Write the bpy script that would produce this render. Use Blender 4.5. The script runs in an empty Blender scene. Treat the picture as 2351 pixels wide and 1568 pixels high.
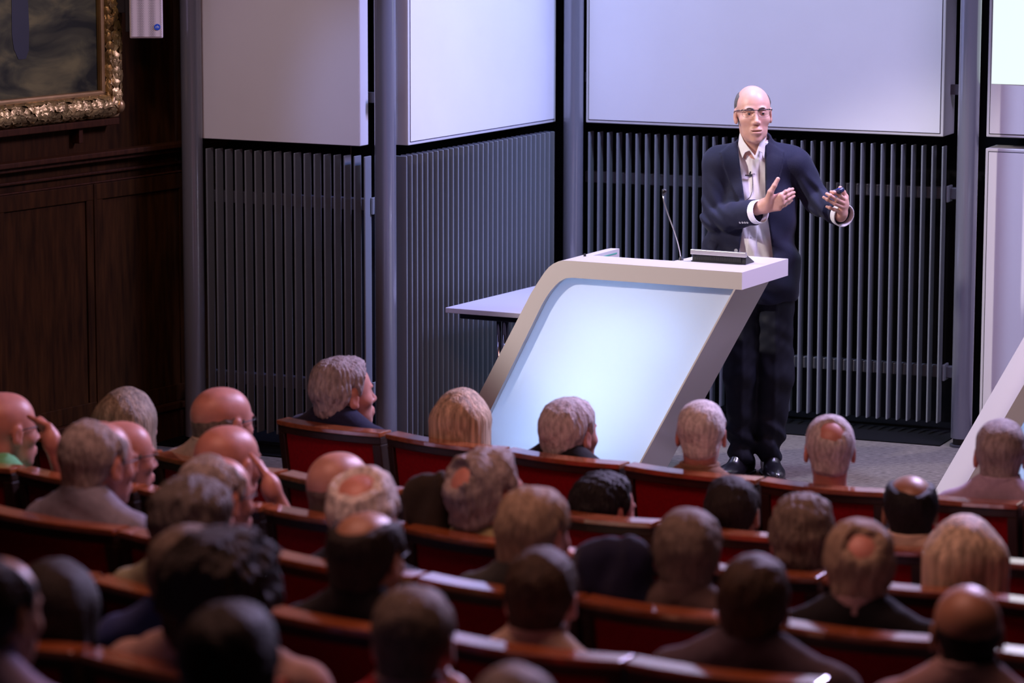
import bpy, math, random
import numpy as np
from mathutils import Vector, Matrix
random.seed(7); RNG = np.random.RandomState(11)
S = bpy.context.scene
COL = S.collection
PI = math.pi

# ------------------------------------------------------------------ camera
F, TH, CH, RO = 7580.0, math.radians(8.92), 3.07, 0.002     # focal length in px of a 2351 px wide frame, pitch, height above the stage, roll
cam_d = bpy.data.cameras.new('camera'); cam = bpy.data.objects.new('camera', cam_d); COL.objects.link(cam)
cam_d.sensor_width = 36.0; cam_d.lens = F / 2351 * 36
cam.location = (0, 0, CH)
cam.rotation_euler = (Matrix.Rotation(PI/2 - TH, 3, 'X') @ Matrix.Rotation(RO, 3, 'Z')).to_euler()
cam_d.clip_end = 100
cam_d.dof.use_dof = True; cam_d.dof.focus_distance = 15.45; cam_d.dof.aperture_fstop = 2.8
S.camera = cam
S.view_settings.view_transform = 'Standard'; S.view_settings.look = 'None'
S.view_settings.gamma = 1; S.view_settings.use_curve_mapping = False; S.view_settings.exposure = 0.0

def ray(px, py):
    u, v = px - 1175.5, py - 784
    u, v = u + RO*v, v - RO*u
    a, b = u/F, v/F
    return np.array([a, math.cos(TH) - b*math.sin(TH), -math.sin(TH) - b*math.cos(TH)])
def at(px, py, Y):                       # point seen at a photo pixel, at distance Y from the camera
    d = ray(px, py); t = Y/d[1]
    return np.array([d[0]*t, Y, CH + d[2]*t])
def atz(px, py, z):                      # point seen at a photo pixel, at height z
    d = ray(px, py); t = (z-CH)/d[2]
    return np.array([d[0]*t, d[1]*t, z])

# ------------------------------------------------------------------ world and lamps
W = bpy.data.worlds.new('hall'); S.world = W; W.use_nodes = True
W.node_tree.nodes['Background'].inputs[0].default_value = (0.5, 0.28, 0.30, 1)
W.node_tree.nodes['Background'].inputs[1].default_value = 0.014

def lamp(kind, name, loc, target, color, power, size=0.3, angle=40, blend=0.6, size_y=None):
    d = bpy.data.lights.new(name, kind); o = bpy.data.objects.new(name, d); COL.objects.link(o)
    o.location = loc; d.color = color; d.energy = power
    o.rotation_euler = (Vector(target) - Vector(loc)).to_track_quat('-Z', 'Y').to_euler()
    if kind == 'SPOT': d.spot_size = math.radians(angle); d.spot_blend = blend; d.shadow_soft_size = size
    if kind == 'AREA':
        d.size = size
        if size_y: d.shape = 'RECTANGLE'; d.size_y = size_y
    return o
lamp('SPOT', 'key_spot', (-3.5, 13.2, 4.1), (0.95, 15.2, 1.2), (1.0, 0.89, 0.86), 1250, 0.10, 27, 0.5)
lamp('SPOT', 'cool_spot', (5.2, 14.0, 4.4), (1.1, 15.4, 1.5), (0.35, 0.75, 1.0), 170, 0.12, 15, 0.5)
lamp('SPOT', 'violet_spot', (0.5, 15.7, 5.4), (1.0, 14.95, 1.0), (0.36, 0.36, 1.0), 260, 0.2, 44, 0.7)
lamp('SPOT', 'panel_spot', (2.6, 14.6, 4.9), (-0.25, 16.45, 1.9), (0.20, 0.36, 1.0), 740, 0.15, 34, 0.9)
lamp('SPOT', 'screen_wash', (0.9, 14.9, 7.0), (1.15, 16.9, 1.5), (0.54, 0.64, 1.0), 1750, 0.3, 50, 0.9)
lamp('SPOT', 'side_wash', (-1.6, 12.6, 5.2), (-1.15, 16.0, 1.8), (0.95, 0.78, 0.90), 260, 0.3, 24, 0.9)
lamp('SPOT', 'blue_fin_spot', (-2.6, 12.8, 4.8), (0.0, 16.8, 0.6), (0.34, 0.42, 1.0), 230, 0.15, 14, 0.7)
lamp('SPOT', 'floor_spot', (2.8, 13.4, 5.2), (2.1, 14.95, 0.0), (1.0, 0.90, 0.78), 520, 0.05, 17, 0.3)
lamp('AREA', 'house_light', (-0.5, 8.6, 5.6), (-0.3, 9.4, 0), (1.0, 0.46, 0.38), 125, 3.4, size_y=2.0)
lamp('AREA', 'stage_spill', (3.0, 14.6, 4.2), (0.6, 10.4, 0.8), (0.66, 0.54, 1.0), 460, 1.6, size_y=0.8)
lamp('SPOT', 'top_spot', (0.7, 14.7, 6.6), (0.72, 14.85, 1.1), (0.92, 0.92, 1.0), 420, 0.1, 17, 0.6)
lamp('SPOT', 'picture_light', (-1.2, 14.4, 4.6), (-2.2, 15.6, 1.9), (1.0, 0.86, 0.6), 48, 0.1, 34, 0.8)

# ------------------------------------------------------------------ materials
def srgb(r, g, b):
    f = lambda c: (c/255/12.92) if c/255 <= 0.04045 else ((c/255+0.055)/1.055)**2.4
    return (f(r), f(g), f(b), 1)
MATS = {}
def mat(name, color, rough=0.5, metal=0.0, spec=0.5, noise=0.0, nscale=20, bump=0.0, bscale=60, stretch=(1,1,1), sss=0.0, coat=0.0, sheen=0.0, color2=None, sss_r=None):
    if name in MATS: return MATS[name]
    m = bpy.data.materials.new(name); m.use_nodes = True
    nt = m.node_tree; b = nt.nodes['Principled BSDF']
    b.inputs['Base Color'].default_value = color; b.inputs['Roughness'].default_value = rough
    b.inputs['Metallic'].default_value = metal; b.inputs['Specular IOR Level'].default_value = spec
    if sss:
        b.inputs['Subsurface Weight'].default_value = sss; b.inputs['Subsurface Radius'].default_value = (1, .35, .2)
        b.inputs['Subsurface Scale'].default_value = 0.012
    if coat: b.inputs['Coat Weight'].default_value = coat; b.inputs['Coat Roughness'].default_value = 0.12; b.inputs['Coat IOR'].default_value = 2.6
    if sheen: b.inputs['Sheen Weight'].default_value = sheen
    if noise or bump:
        tc = nt.nodes.new('ShaderNodeTexCoord'); mp = nt.nodes.new('ShaderNodeMapping'); mp.inputs['Scale'].default_value = stretch
        nt.links.new(tc.outputs['Object'], mp.inputs['Vector'])
    if noise:
        n = nt.nodes.new('ShaderNodeTexNoise'); n.inputs['Scale'].default_value = nscale; n.inputs['Detail'].default_value = 5
        nt.links.new(mp.outputs[0], n.inputs['Vector'])
        rp = nt.nodes.new('ShaderNodeValToRGB'); c = color; k = noise
        c2 = color2 or (min(1, c[0]*(1+k)), min(1, c[1]*(1+k)), min(1, c[2]*(1+k)), 1)
        rp.color_ramp.elements[0].color = (c[0]*(1-k), c[1]*(1-k), c[2]*(1-k), 1); rp.color_ramp.elements[0].position = 0.3
        rp.color_ramp.elements[1].color = c2; rp.color_ramp.elements[1].position = 0.7
        nt.links.new(n.outputs[0], rp.inputs[0]); nt.links.new(rp.outputs[0], b.inputs['Base Color'])
    if bump:
        n = nt.nodes.new('ShaderNodeTexNoise'); n.inputs['Scale'].default_value = bscale; n.inputs['Detail'].default_value = 4
        nt.links.new(mp.outputs[0], n.inputs['Vector'])
        bp = nt.nodes.new('ShaderNodeBump'); bp.inputs['Strength'].default_value = bump; bp.inputs['Distance'].default_value = 0.01
        nt.links.new(n.outputs[0], bp.inputs['Height']); nt.links.new(bp.outputs[0], b.inputs['Normal'])
    MATS[name] = m; return m
def emis(name, color, strength):
    m = bpy.data.materials.new(name); m.use_nodes = True; b = m.node_tree.nodes['Principled BSDF']
    b.inputs['Base Color'].default_value = (0.02, 0.02, 0.02, 1)
    b.inputs['Emission Color'].default_value = color; b.inputs['Emission Strength'].default_value = strength
    return m
M_white = mat('white_board', (0.72, 0.72, 0.76, 1), 0.5, noise=0.02, nscale=3)
M_frame = mat('panel_edge', (0.60, 0.60, 0.62, 1), 0.35)
M_groove = mat('groove', (0.02, 0.02, 0.03, 1), 0.6)
M_fin = mat('grey_fin', (0.24, 0.265, 0.30, 1), 0.36, metal=0.3)
M_rail = mat('rail', (0.07, 0.07, 0.085, 1), 0.5, metal=0.3)
M_col = mat('column_paint', (0.17, 0.175, 0.21, 1), 0.3, metal=0.25, coat=0.3)
M_black = mat('black_backing_and_shade', (0.004, 0.004, 0.005, 1), 0.9, spec=0.1)
M_carpet = mat('stage_carpet', (0.145, 0.125, 0.108, 1), 0.95, spec=0.1, noise=0.45, nscale=26, stretch=(1.2, 5, 1), bump=0.5, bscale=180)
M_floor = mat('hall_carpet', (0.02, 0.012, 0.012, 1), 0.95, noise=0.3)
M_wood = mat('dark_panelling', (0.027, 0.0095, 0.002, 1), 0.7, spec=0.06, noise=0.45, nscale=5, stretch=(6, 6, 0.8), bump=0.1, bscale=30)
M_woodd = mat('dark_moulding', (0.034, 0.011, 0.004, 1), 0.65, spec=0.08, noise=0.3, nscale=8, stretch=(6, 6, 1))
M_cap = mat('seat_wood', (0.36, 0.10, 0.03, 1), 0.22, noise=0.25, nscale=6, stretch=(1, 8, 8), coat=1.0)
M_capd = mat('seat_dark_wood', (0.030, 0.012, 0.006, 1), 0.4, noise=0.3, nscale=10)
M_red = mat('red_upholstery', (0.25, 0.002, 0.007, 1), 0.85, spec=0.15, noise=0.15, nscale=90)
M_lect = mat('lectern_white', (0.62, 0.58, 0.58, 1), 0.28, coat=0.2)
M_blackp = mat('black_plastic', (0.012, 0.012, 0.014, 1), 0.4)
M_dmet = mat('dark_metal', (0.03, 0.03, 0.05, 1), 0.3, metal=0.8)
M_silver = mat('brushed_silver', (0.62, 0.60, 0.58, 1), 0.32, metal=0.9)
M_chrome = mat('chrome', (0.6, 0.6, 0.68, 1), 0.12, metal=1)
M_table = mat('table_top', (0.55, 0.52, 0.62, 1), 0.4)
M_gilt = mat('gilt', (0.36, 0.25, 0.10, 1), 0.38, metal=0.75, noise=0.5, nscale=14, bump=0.5, bscale=40)
M_giltp = mat('gilt_plain', (0.34, 0.21, 0.09, 1), 0.35, metal=0.7, noise=0.2, nscale=10)

# ------------------------------------------------------------------ mesh helpers
ORG = {}
def link(name, me, parent=None):
    o = bpy.data.objects.new(name, me); COL.objects.link(o)
    if parent: o.parent = parent
    return o
def empty(name, loc, label, cat, group=None):
    o = bpy.data.objects.new(name, None); COL.objects.link(o); o.location = loc; o.empty_display_size = 0.1
    ORG[o.name] = np.array(loc, float); tag(o, label, cat, group); return o
def tag(o, label, cat, group=None):
    o['label'] = label; o['category'] = cat
    if group: o['group'] = group
    return o
def structure(o): o['kind'] = 'structure'; return o
def root_org(p):
    while p is not None:
        if p.name in ORG: return ORG[p.name]
        p = p.parent
    return np.zeros(3)
def build(name, V, Fc, m, parent=None, smooth=False, bevel=0, label=None, loc=None):
    V = np.asarray(V, float)
    if parent is not None: V = V - root_org(parent)
    elif loc is not None: V = V - np.array(loc, float)
    me = bpy.data.meshes.new(name)
    if isinstance(Fc, np.ndarray):
        n = len(Fc); me.vertices.add(len(V)); me.vertices.foreach_set('co', V.ravel())
        me.loops.add(n*4); me.loops.foreach_set('vertex_index', Fc.ravel().astype(np.int32))
        me.polygons.add(n); me.polygons.foreach_set('loop_start', np.arange(0, n*4, 4, dtype=np.int32))
        me.update(calc_edges=True)
    else:
        me.from_pydata([tuple(v) for v in V], [], Fc)
    if smooth: me.polygons.foreach_set('use_smooth', [True]*len(me.polygons))
    me.materials.append(m); me.update()
    o = link(name, me, parent)
    if parent is None and loc is not None: o.location = loc; ORG[o.name] = np.array(loc, float)
    if bevel:
        b = o.modifiers.new('bevel', 'BEVEL'); b.width = bevel; b.segments = 2; b.limit_method = 'ANGLE'; b.angle_limit = 0.6
    if label: o['label'] = label
    return o
class MB:
    def __init__(s): s.v = []; s.f = []
    def add(s, V, Fc):
        n = len(s.v); s.v += [tuple(map(float, v)) for v in V]; s.f += [tuple(i+n for i in f) for f in Fc]; return s
    def box(s, O, ex, ey, ez, x0, x1, y0, y1, z0, z1):       # box in a local frame
        O, ex, ey, ez = map(np.asarray, (O, ex, ey, ez))
        V = [O+ex*x+ey*y+ez*z for z in (z0, z1) for x, y in ((x0, y0), (x1, y0), (x1, y1), (x0, y1))]
        return s.add(V, [(0,3,2,1),(4,5,6,7),(0,1,5,4),(1,2,6,5),(2,3,7,6),(3,0,4,7)])
    def prism(s, pts, off):                                    # polygon of 3-D points swept by a vector
        n = len(pts); P = [np.asarray(p, float) for p in pts]; off = np.asarray(off, float)
        return s.add(P + [p+off for p in P], [tuple(range(n))[::-1], tuple(range(n, 2*n))] + [(i, (i+1) % n, n+(i+1) % n, n+i) for i in range(n)])
    def tube(s, pts, r, seg=10, closed=False):
        P = [np.asarray(p, float) for p in pts]; n = len(P); rr = r if hasattr(r, '__len__') else [r]*n
        V = []; prev = None
        for i in range(n):
            a = P[i-1] if (i > 0 or closed) else P[i]; b = P[(i+1) % n] if (i < n-1 or closed) else P[i]
            t = (b-a)/(np.linalg.norm(b-a)+1e-12)
            if prev is None: h = np.array([0, 0, 1.]) if abs(t[2]) < 0.9 else np.array([1., 0, 0])
            else: h = prev
            x = h - t*np.dot(h, t); x /= np.linalg.norm(x); prev = x; y = np.cross(t, x)
            V += [P[i]+rr[i]*(x*math.cos(2*PI*k/seg)+y*math.sin(2*PI*k/seg)) for k in range(seg)]
        Fc = []
        for i in range(n if closed else n-1):
            j = (i+1) % n
            Fc += [(i*seg+k, i*seg+(k+1) % seg, j*seg+(k+1) % seg, j*seg+k) for k in range(seg)]
        if not closed: Fc += [tuple(range(seg))[::-1], tuple(range((n-1)*seg, n*seg))]
        return s.add(V, Fc)
    def disc(s, c, n, r, th, seg=24):
        c = np.asarray(c, float); n = np.asarray(n, float)/np.linalg.norm(n)
        return s.tube([c, c+n*th], r, seg)
    def build(s, name, m, parent=None, **k): return build(name, s.v, s.f, m, parent, **k)
EZ = np.array([0, 0, 1.])
def unit(x, y): l = math.hypot(x, y); return np.array([x/l, y/l, 0.])

# ------------------------------------------------------------------ signed-distance modeller (one continuous surface per body)
def smin(a, b, k):
    h = np.clip(0.5+0.5*(b-a)/k, 0, 1); return b*(1-h)+a*h-k*h*(1-h)
def smax(a, b, k): return -smin(-a, -b, k)
def ell(P, c, r, R=None):
    q = P-np.asarray(c, np.float32)
    if R is not None: q = q@np.asarray(R, np.float32)
    r = np.asarray(r, np.float32); k0 = np.sqrt(((q/r)**2).sum(1)); k1 = np.sqrt(((q/(r*r))**2).sum(1))+1e-6
    return k0*(k0-1)/k1
def cap(P, a, b, ra, rb=None):
    a = np.asarray(a, np.float32); b = np.asarray(b, np.float32); rb = ra if rb is None else rb
    pa = P-a; ba = b-a; h = np.clip((pa@ba)/float(ba@ba), 0, 1)
    return np.sqrt(((pa-h[:, None]*ba)**2).sum(1))-(ra+(rb-ra)*h)
def rbox(P, c, hs, r, R=None):
    q = P-np.asarray(c, np.float32)
    if R is not None: q = q@np.asarray(R, np.float32)
    q = np.abs(q)-(np.asarray(hs, np.float32)-r)
    return np.sqrt((np.maximum(q, 0)**2).sum(1))+np.minimum(q.max(1), 0)-r
def union(ds, k):
    d = ds[0]
    for e in ds[1:]: d = smin(d, e, k)
    return d
def nets(fn, lo, hi, h):
    lo = np.asarray(lo, float); n = np.ceil((np.asarray(hi, float)-lo)/h).astype(int)+1
    xs = [lo[i]+h*np.arange(n[i]) for i in range(3)]
    G = np.stack(np.meshgrid(*xs, indexing='ij'), -1).reshape(-1, 3).astype(np.float32)
    D = np.empty(len(G), np.float32)
    for i in range(0, len(G), 400000): D[i:i+400000] = fn(G[i:i+400000])
    D = D.reshape(n); D[0] = D[-1] = 1; D[:, 0] = D[:, -1] = 1; D[:, :, 0] = D[:, :, -1] = 1
    s = D < 0; m = n-1
    acc = np.zeros(tuple(m)+(3,), np.float32); cnt = np.zeros(tuple(m), np.float32)
    def sl(a, dx, dy, dz): return a[dx:dx+m[0], dy:dy+m[1], dz:dz+m[2]]
    cs = [(i, j, k) for i in (0, 1) for j in (0, 1) for k in (0, 1)]
    for a in cs:
        for ax in range(3):
            if a[ax] == 0:
                b = list(a); b[ax] = 1; da, db = sl(D, *a), sl(D, *b); x = sl(s, *a) != sl(s, *b)
                t = np.where(x, da/np.where(x, da-db, 1), 0)
                for q in range(3): acc[..., q] += np.where(x, a[q]+(t if q == ax else 0), 0)
                cnt += x
    act = cnt > 0; idx = -np.ones(tuple(m), int); idx[act] = np.arange(act.sum())
    I = np.argwhere(act); V = lo+h*(I+acc[act]/cnt[act][:, None])
    Q = []
    for ax in range(3):
        o1, o2 = [(1, 2), (2, 0), (0, 1)][ax]
        a = [slice(1, -1)]*3; a[ax] = slice(0, -1); b = [slice(1, -1)]*3; b[ax] = slice(1, None)
        sa, sb = s[tuple(a)], s[tuple(b)]
        E = np.argwhere(sa != sb); flip = sa[tuple(E.T)]
        off = np.ones(3, int); off[ax] = 0; E = E+off
        e1 = np.zeros(3, int); e1[o1] = 1; e2 = np.zeros(3, int); e2[o2] = 1
        q = np.stack([idx[tuple((E-e1-e2).T)], idx[tuple((E-e2).T)], idx[tuple(E.T)], idx[tuple((E-e1).T)]], 1)
        q[~flip] = q[~flip][:, ::-1]; Q.append(q)
    return V, np.concatenate(Q)
def wob(P, f, seed=0):                    # cheap smooth noise, about -1..1
    r = np.random.RandomState(seed); d = 0
    for i in range(5):
        k = r.normal(size=3)*f*(1+0.5*i); d = d+np.sin(P@k.astype(np.float32)+r.uniform(0, 6.3))/(1+0.4*i)
    return d/2.6

# ------------------------------------------------------------------ the setting
A1, B1 = np.array([-1.520, 16.290, 0]), np.array([-0.712, 15.894, 0])
A2, B2 = np.array([-0.512, 15.924, 0]), np.array([0.222, 17.242, 0])
A3, B3 = np.array([0.395, 17.220, 0]), np.array([2.156, 16.462, 0])
d1, d2, d3 = [unit(*(q-p)[:2]) for p, q in ((A1, B1), (A2, B2), (A3, B3))]
fr = lambda d: np.array([d[1], -d[0], 0.])                     # front normal of a facet
f1, f2, f3 = fr(d1), fr(d2), fr(d3)

def side(name, P, d, x0, x1, y0, y1, z0, z1, m, bevel=0):
    return structure(MB().box(P, d, fr(d), EZ, x0, x1, y0, y1, z0, z1).build(name, m, bevel=bevel))
Q1 = A1-0.42*f1; Q3 = A3-0.42*f3; Q2 = A2-0.42*f2
side('wall_back_left', Q1, d1, -0.6, 0.56, -0.05, 0, -0.35, 4.6, M_black)
side('wall_recess', Q2, d2, 0.25, 1.95, -0.05, 0, -0.35, 4.6, M_black)
side('wall_back', Q3, d3, -0.55, 5.2, -0.05, 0, -0.35, 4.6, M_black)
e1 = np.array([0.8746, -0.4848, 0]); e2 = np.array([0.4848, 0.8746, 0])     # along / across the rows
structure(MB().box((0, 0, 0), e1, e2, EZ, -11.0, -2.0, 11.9, 17.2, -0.35, 0).box((0, 0, 0), e1, e2, EZ, -2.0, 3.5, 11.9, 18.2, -0.35, 0).build('floor_stage', M_carpet))
side('floor_shade_1', A3, d3, -0.2, 2.0, -0.40, 0.24, 0.0, 0.006, M_black)  # painted shade: thin black floor strip for the shadow at the wall foot
side('floor_shade_2', A1, d1, -0.2, 1.0, -0.40, 0.20, 0.0, 0.006, M_black)  # same black shadow strip below the left fins
side('floor_shade_3', A2, d2, -0.1, 1.6, -0.35, 0.10, 0.0, 0.006, M_black)  # shadow strip in black below the overlapping fins

# wood panelled side wall
WO = np.array([-1.654, 16.5, 0]); wx = unit(-0.559, -0.829); wf = np.array([0.829, -0.559, 0])
def wbox(mb, x0, x1, y0, y1, z0, z1): return mb.box(WO, wx, wf, EZ, x0, x1, y0, y1, z0, z1)
structure(wbox(MB(), -0.9, 10.5, -0.15, 0, -0.35, 4.8).build('wall_left', M_wood))
m = MB()
for z0, z1, y in ((1.448, 1.472, .05), (1.472, 1.498, .075), (1.385, 1.400, .022), (1.340, 1.350, .016)): wbox(m, -0.3, 10.4, 0, y, z0, z1)
structure(m.build('trim_4', M_woodd, bevel=0.006))
m = MB()
for z0, z1, y in ((-0.3, 0.15, .03), (0.15, 0.185, .045)): wbox(m, -0.3, 10.4, 0, y, z0, z1)
structure(m.build('baseboard_left', M_woodd, bevel=0.006))
m = MB()
for k in range(12):
    t0 = -0.02+k*0.70
    wbox(m, t0-0.012, t0+0.012, 0, .018, 0.185, 1.34); wbox(m, t0-0.06, t0+0.06, 0, .010, 0.185, 1.34)
wbox(m, -0.3, 10.4, 0, .012, 1.26, 1.34); wbox(m, -0.3, 10.4, 0, .012, 0.185, 0.27)
structure(m.build('trim_5', M_wood, bevel=0.004))

# fin screens
def fin_screen(A, B, d, n, label, lo=0.07, hi=1.477, low_rail=True):
    L = np.linalg.norm(B-A); f = fr(d); t = empty('fin_screen', A, label, 'screen', 'vertical grey fin screens on the back wall')
    m = MB()
    for i in range(n):
        x = 0.004+(L-0.008)*i/(n-1); m.box(A, d, f, EZ, x-0.0045, x+0.0045, -0.065, 0, lo, hi)
    m.build('fins', M_fin, t, bevel=0.003)
    for z in ((1.203, 1.262),)+(((0.292, 0.352),) if low_rail else ()):
        r = MB().box(A, d, f, EZ, -0.05, L+0.06, -0.13, -0.085, z[0], z[1]).build('rail', M_rail, t, bevel=0.004)
        MB().box(A, d, f, EZ, L+0.004, L+0.016, -0.13, -0.05, z[0]-0.012, z[1]+0.012).build('bracket', M_fin, r, bevel=0.003)
    return t
fin_screen(A1, B1, d1, 17, 'dim screen of grey vertical fins under the plain mauve-grey panel, nearest the wood wall')
fin_screen(A2, B2, d2, 31, 'closely overlapping blue-lit grey fins behind the white side table')
fin_screen(A3, B3, d3, 37, 'wide screen of grey vertical fins behind the standing speaker')

# wall panels
def panel(P, d, x1, z0, z1, th, label, groove=True, out=0.012):
    f = fr(d); t = empty('wall_panel', (P[0], P[1], z0), label, 'panel', 'flat white panels on the back wall')
    MB().box(P, d, f, EZ, 0, x1, out-th, out, z0, z1).build('casing', M_frame, t, bevel=0.004)
    g, h = (0.014, 0.018) if groove else (0.003, 0.003)
    if groove: MB().box(P, d, f, EZ, g, x1-g, out, out+0.0008, z0+g, z1-g).build('shadow_gap', M_groove, t)
    MB().box(P, d, f, EZ, h, x1-h, out, out+0.003, z0+h, z1-h).build('board', M_white, t)
    return t
panel(np.array([-1.527, 16.297, 0]), d1, 0.885, 1.527, 4.2, 0.09, 'plain mauve-grey board with rounded edge, between the two leftmost columns', False)
panel(np.array([-0.514, 15.950, 0]), d2, 1.50, 1.527, 4.2, 0.14, 'bright blue-lit white board angled above the overlapping fins')
panel(np.array([0.388, 17.222, 0]), d3, 1.925, 1.527, 4.2, 0.20, 'wide pale lavender board directly behind the speaker head')
pu = panel(np.array([2.363, 16.405, 0]), d3, 2.3, 1.533, 4.2, 0.20, 'board carrying the projected slide at the right edge, above the lower white board')
panel(np.array([2.360, 16.395, 0]), d3, 2.3, 0.072, 1.477, 0.20, 'lower lavender-grey board at the right edge, under the projected slide')
m = MB()
for P, d, L in ((A1, d1, .9), (A2, d2, 1.55), (A3, d3, 1.93)): m.box(P, d, fr(d), EZ, -0.06, L+0.04, -0.13, -0.10, 1.73, 1.78)
structure(m.build('trim_6', M_rail))
# projected slide
PS = np.array([2.363, 16.405, 0]); zs = at(2300, 193, 16.36)[2]
sl = MB().box(PS, d3, f3, EZ, 0.022, 2.26, 0.0155, 0.017, zs, 3.6).build('projected_slide', emis('slide_light', (0.86, 1.0, 1.0, 1), 1.02), loc=(2.363, 16.405, zs))
tag(sl, 'glowing white projected slide with a blue figure 8, cut by the right edge', 'slide')
def text(s, loc, size, m, name, parent, ex, ez, ext=0.0004):
    cu = bpy.data.curves.new(name, 'FONT'); cu.body = s; cu.size = size; cu.extrude = ext; cu.align_x = 'CENTER'; cu.align_y = 'CENTER'
    tmp = bpy.data.objects.new(name, cu); COL.objects.link(tmp); bpy.context.view_layer.update()
    me = bpy.data.meshes.new_from_object(tmp.evaluated_get(bpy.context.evaluated_depsgraph_get())); bpy.data.objects.remove(tmp)
    me.materials.clear(); me.materials.append(m); o = link(name, me)
    ex = Vector(ex); ez = Vector(ez); ey = ex.cross(ez); R = Matrix((ex, ez, -ey*-1)).transposed()
    n = ex.cross(ez); R = Matrix((ex, ez, n)).transposed()
    o.parent = parent; org = root_org(parent)
    o.matrix_local = Matrix.Translation(Vector(np.array(loc)-org)) @ R.to_4x4(); return o
M_ink = emis('slide_ink', srgb(110, 160, 210), 0.9); M_pale = emis('slide_pale', (0.66, 0.93, 0.98, 1), 1.0)
p8 = at(2354, 140, 16.34); text('8', p8+f3*0.0, 0.056, M_ink, 'slide_figure', sl, d3, EZ)
m = MB()
for k in range(4):
    q = at(2340, 28+21*k, 16.345); m.box(q, d3, f3, EZ, -0.006, 0.02, 0, 0.001, -0.008, 0.008)
m.build('slide_rows', M_pale, sl)

# columns
def column(x, y, label, r=0.052):
    t = empty('column', (x, y, 0), label, 'column', 'round grey columns of the back wall')
    MB().tube([(x, y, 0.045), (x, y, 4.6)], r, 40).build('shaft', M_col, t, smooth=True).modifiers.new('e', 'EDGE_SPLIT')
    MB().tube([(x, y, 0.012), (x, y, 0.045)], r*0.78, 32).build('foot', M_blackp, t)
    MB().tube([(x, y, 0.0), (x, y, 0.012)], r*1.08, 32).build('base_plate', M_rail, t)
column(-1.578, 16.22, 'round grey column beside the wood wall, the leftmost and darkest')
column(-0.610, 15.80, 'round grey column between the mauve-grey board and the blue-lit board')
column(0.318, 17.20, 'round grey column above the lectern left end, left of the wide board')
column(2.243, 16.21, 'round grey column left of the projected slide, standing on the stage carpet')

# picture with carved gilt frame
FT0, FT1, FZ0, FZ1, FW = 0.532, 2.55, 1.668, 4.2, 0.125
pic = empty('framed_painting', WO+wx*1.5+EZ*FZ0, 'dark oil painting in a carved gilt leaf frame on the wood wall', 'painting')
mc = bpy.data.materials.new('canvas'); mc.use_nodes = True; nt = mc.node_tree; bs = nt.nodes['Principled BSDF']; bs.inputs['Roughness'].default_value = 0.6; bs.inputs['Specular IOR Level'].default_value = .2
tc = nt.nodes.new('ShaderNodeTexCoord'); mp = nt.nodes.new('ShaderNodeMapping'); mp.inputs['Scale'].default_value = (1.2, 1.2, 3.0)
n1 = nt.nodes.new('ShaderNodeTexNoise'); n1.inputs['Scale'].default_value = 2.2; n1.inputs['Detail'].default_value = 7; n1.inputs['Distortion'].default_value = 0.8
rp = nt.nodes.new('ShaderNodeValToRGB'); rp.color_ramp.elements[0].position = 0.36; rp.color_ramp.elements[0].color = (0.008, 0.009, 0.004, 1)
rp.color_ramp.elements[1].position = 0.66; rp.color_ramp.elements[1].color = (0.12, 0.105, 0.04, 1)
e = rp.color_ramp.elements.new(0.5); e.color = (0.045, 0.044, 0.019, 1)
nt.links.new(tc.outputs['Object'], mp.inputs[0]); nt.links.new(mp.outputs[0], n1.inputs['Vector']); nt.links.new(n1.outputs[0], rp.inputs[0]); nt.links.new(rp.outputs[0], bs.inputs['Base Color'])
wbox(MB(), FT0+FW-0.01, FT1-FW+0.01, 0.005, 0.022, FZ0+FW-0.01, FZ1-FW+0.01).build('canvas', mc, pic)
def wp(t, y, z): return WO+wx*t+wf*y+EZ*z
leg = [(-.06, .9), (.06, .9), (.058, .3), (.062, .12), (.05, .05), (.02, 0), (-.03, 0), (-.052, .04), (-.058, .15), (-.052, .3)]
zl = at(42, 136, 15.5)[2]
MB().prism([wp(1.195+a, .0225, zl+b) for a, b in leg], wf*0.0012).build('painted_figure', mat('painted_blue', (0.006, 0.006, 0.014, 1), 0.6), pic)
m = MB(); IN = 0.034
t0, t1, z0, z1 = FT0+FW-IN, FT1-FW+IN, FZ0+FW-IN, FZ1-FW+IN
for a, b, c, d in ((t0, t0+IN, z0, z1), (t1-IN, t1, z0, z1), (t0, t1, z0, z0+IN), (t0, t1, z1-IN, z1)): wbox(m, a, b, 0.0, 0.05, c, d)
m.build('inner_moulding', M_giltp, pic, bevel=0.012)
hw = (FW-IN)/2; ta, tb, za, zb = FT0+hw, FT1-hw, FZ0+hw, FZ1-hw; yg = 0.035
m = MB()
for a, b in (((ta, za), (tb, za)), ((tb, za), (tb, zb)), ((tb, zb), (ta, zb)), ((ta, zb), (ta, za))):
    m.tube([wp(a[0], yg, a[1]), wp(b[0], yg, b[1])], hw, 16)
m.build('garland', M_gilt, pic, smooth=True)
def leaf(m, c, n, dirv, L, Wd):
    n = n/np.linalg.norm(n); dirv = dirv-n*np.dot(dirv, n); dirv /= np.linalg.norm(dirv); s = np.cross(n, dirv)
    V = []; Fc = []; K = 8
    for i in range(K+1):
        u = i/K; w = Wd*math.sin(PI*min(1, u*0.93+0.07))**0.7*(1+0.16*math.sin(u*PI*5))
        for j, q in enumerate((-1, -0.5, 0, 0.5, 1)):
            h = (0.35-0.35*abs(q)**1.3+0.25*(abs(q) == 0.5)*-1+0.5*math.sin(PI*u*0.8))*Wd*0.75
            V.append(c+dirv*(u-0.5)*L+s*q*w+n*h)
    for i in range(K):
        for j in range(4): Fc.append((i*5+j, i*5+j+1, i*5+j+6, i*5+j+5))
    m.add(V, Fc)
m = MB(); rg = random.Random(3)
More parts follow.
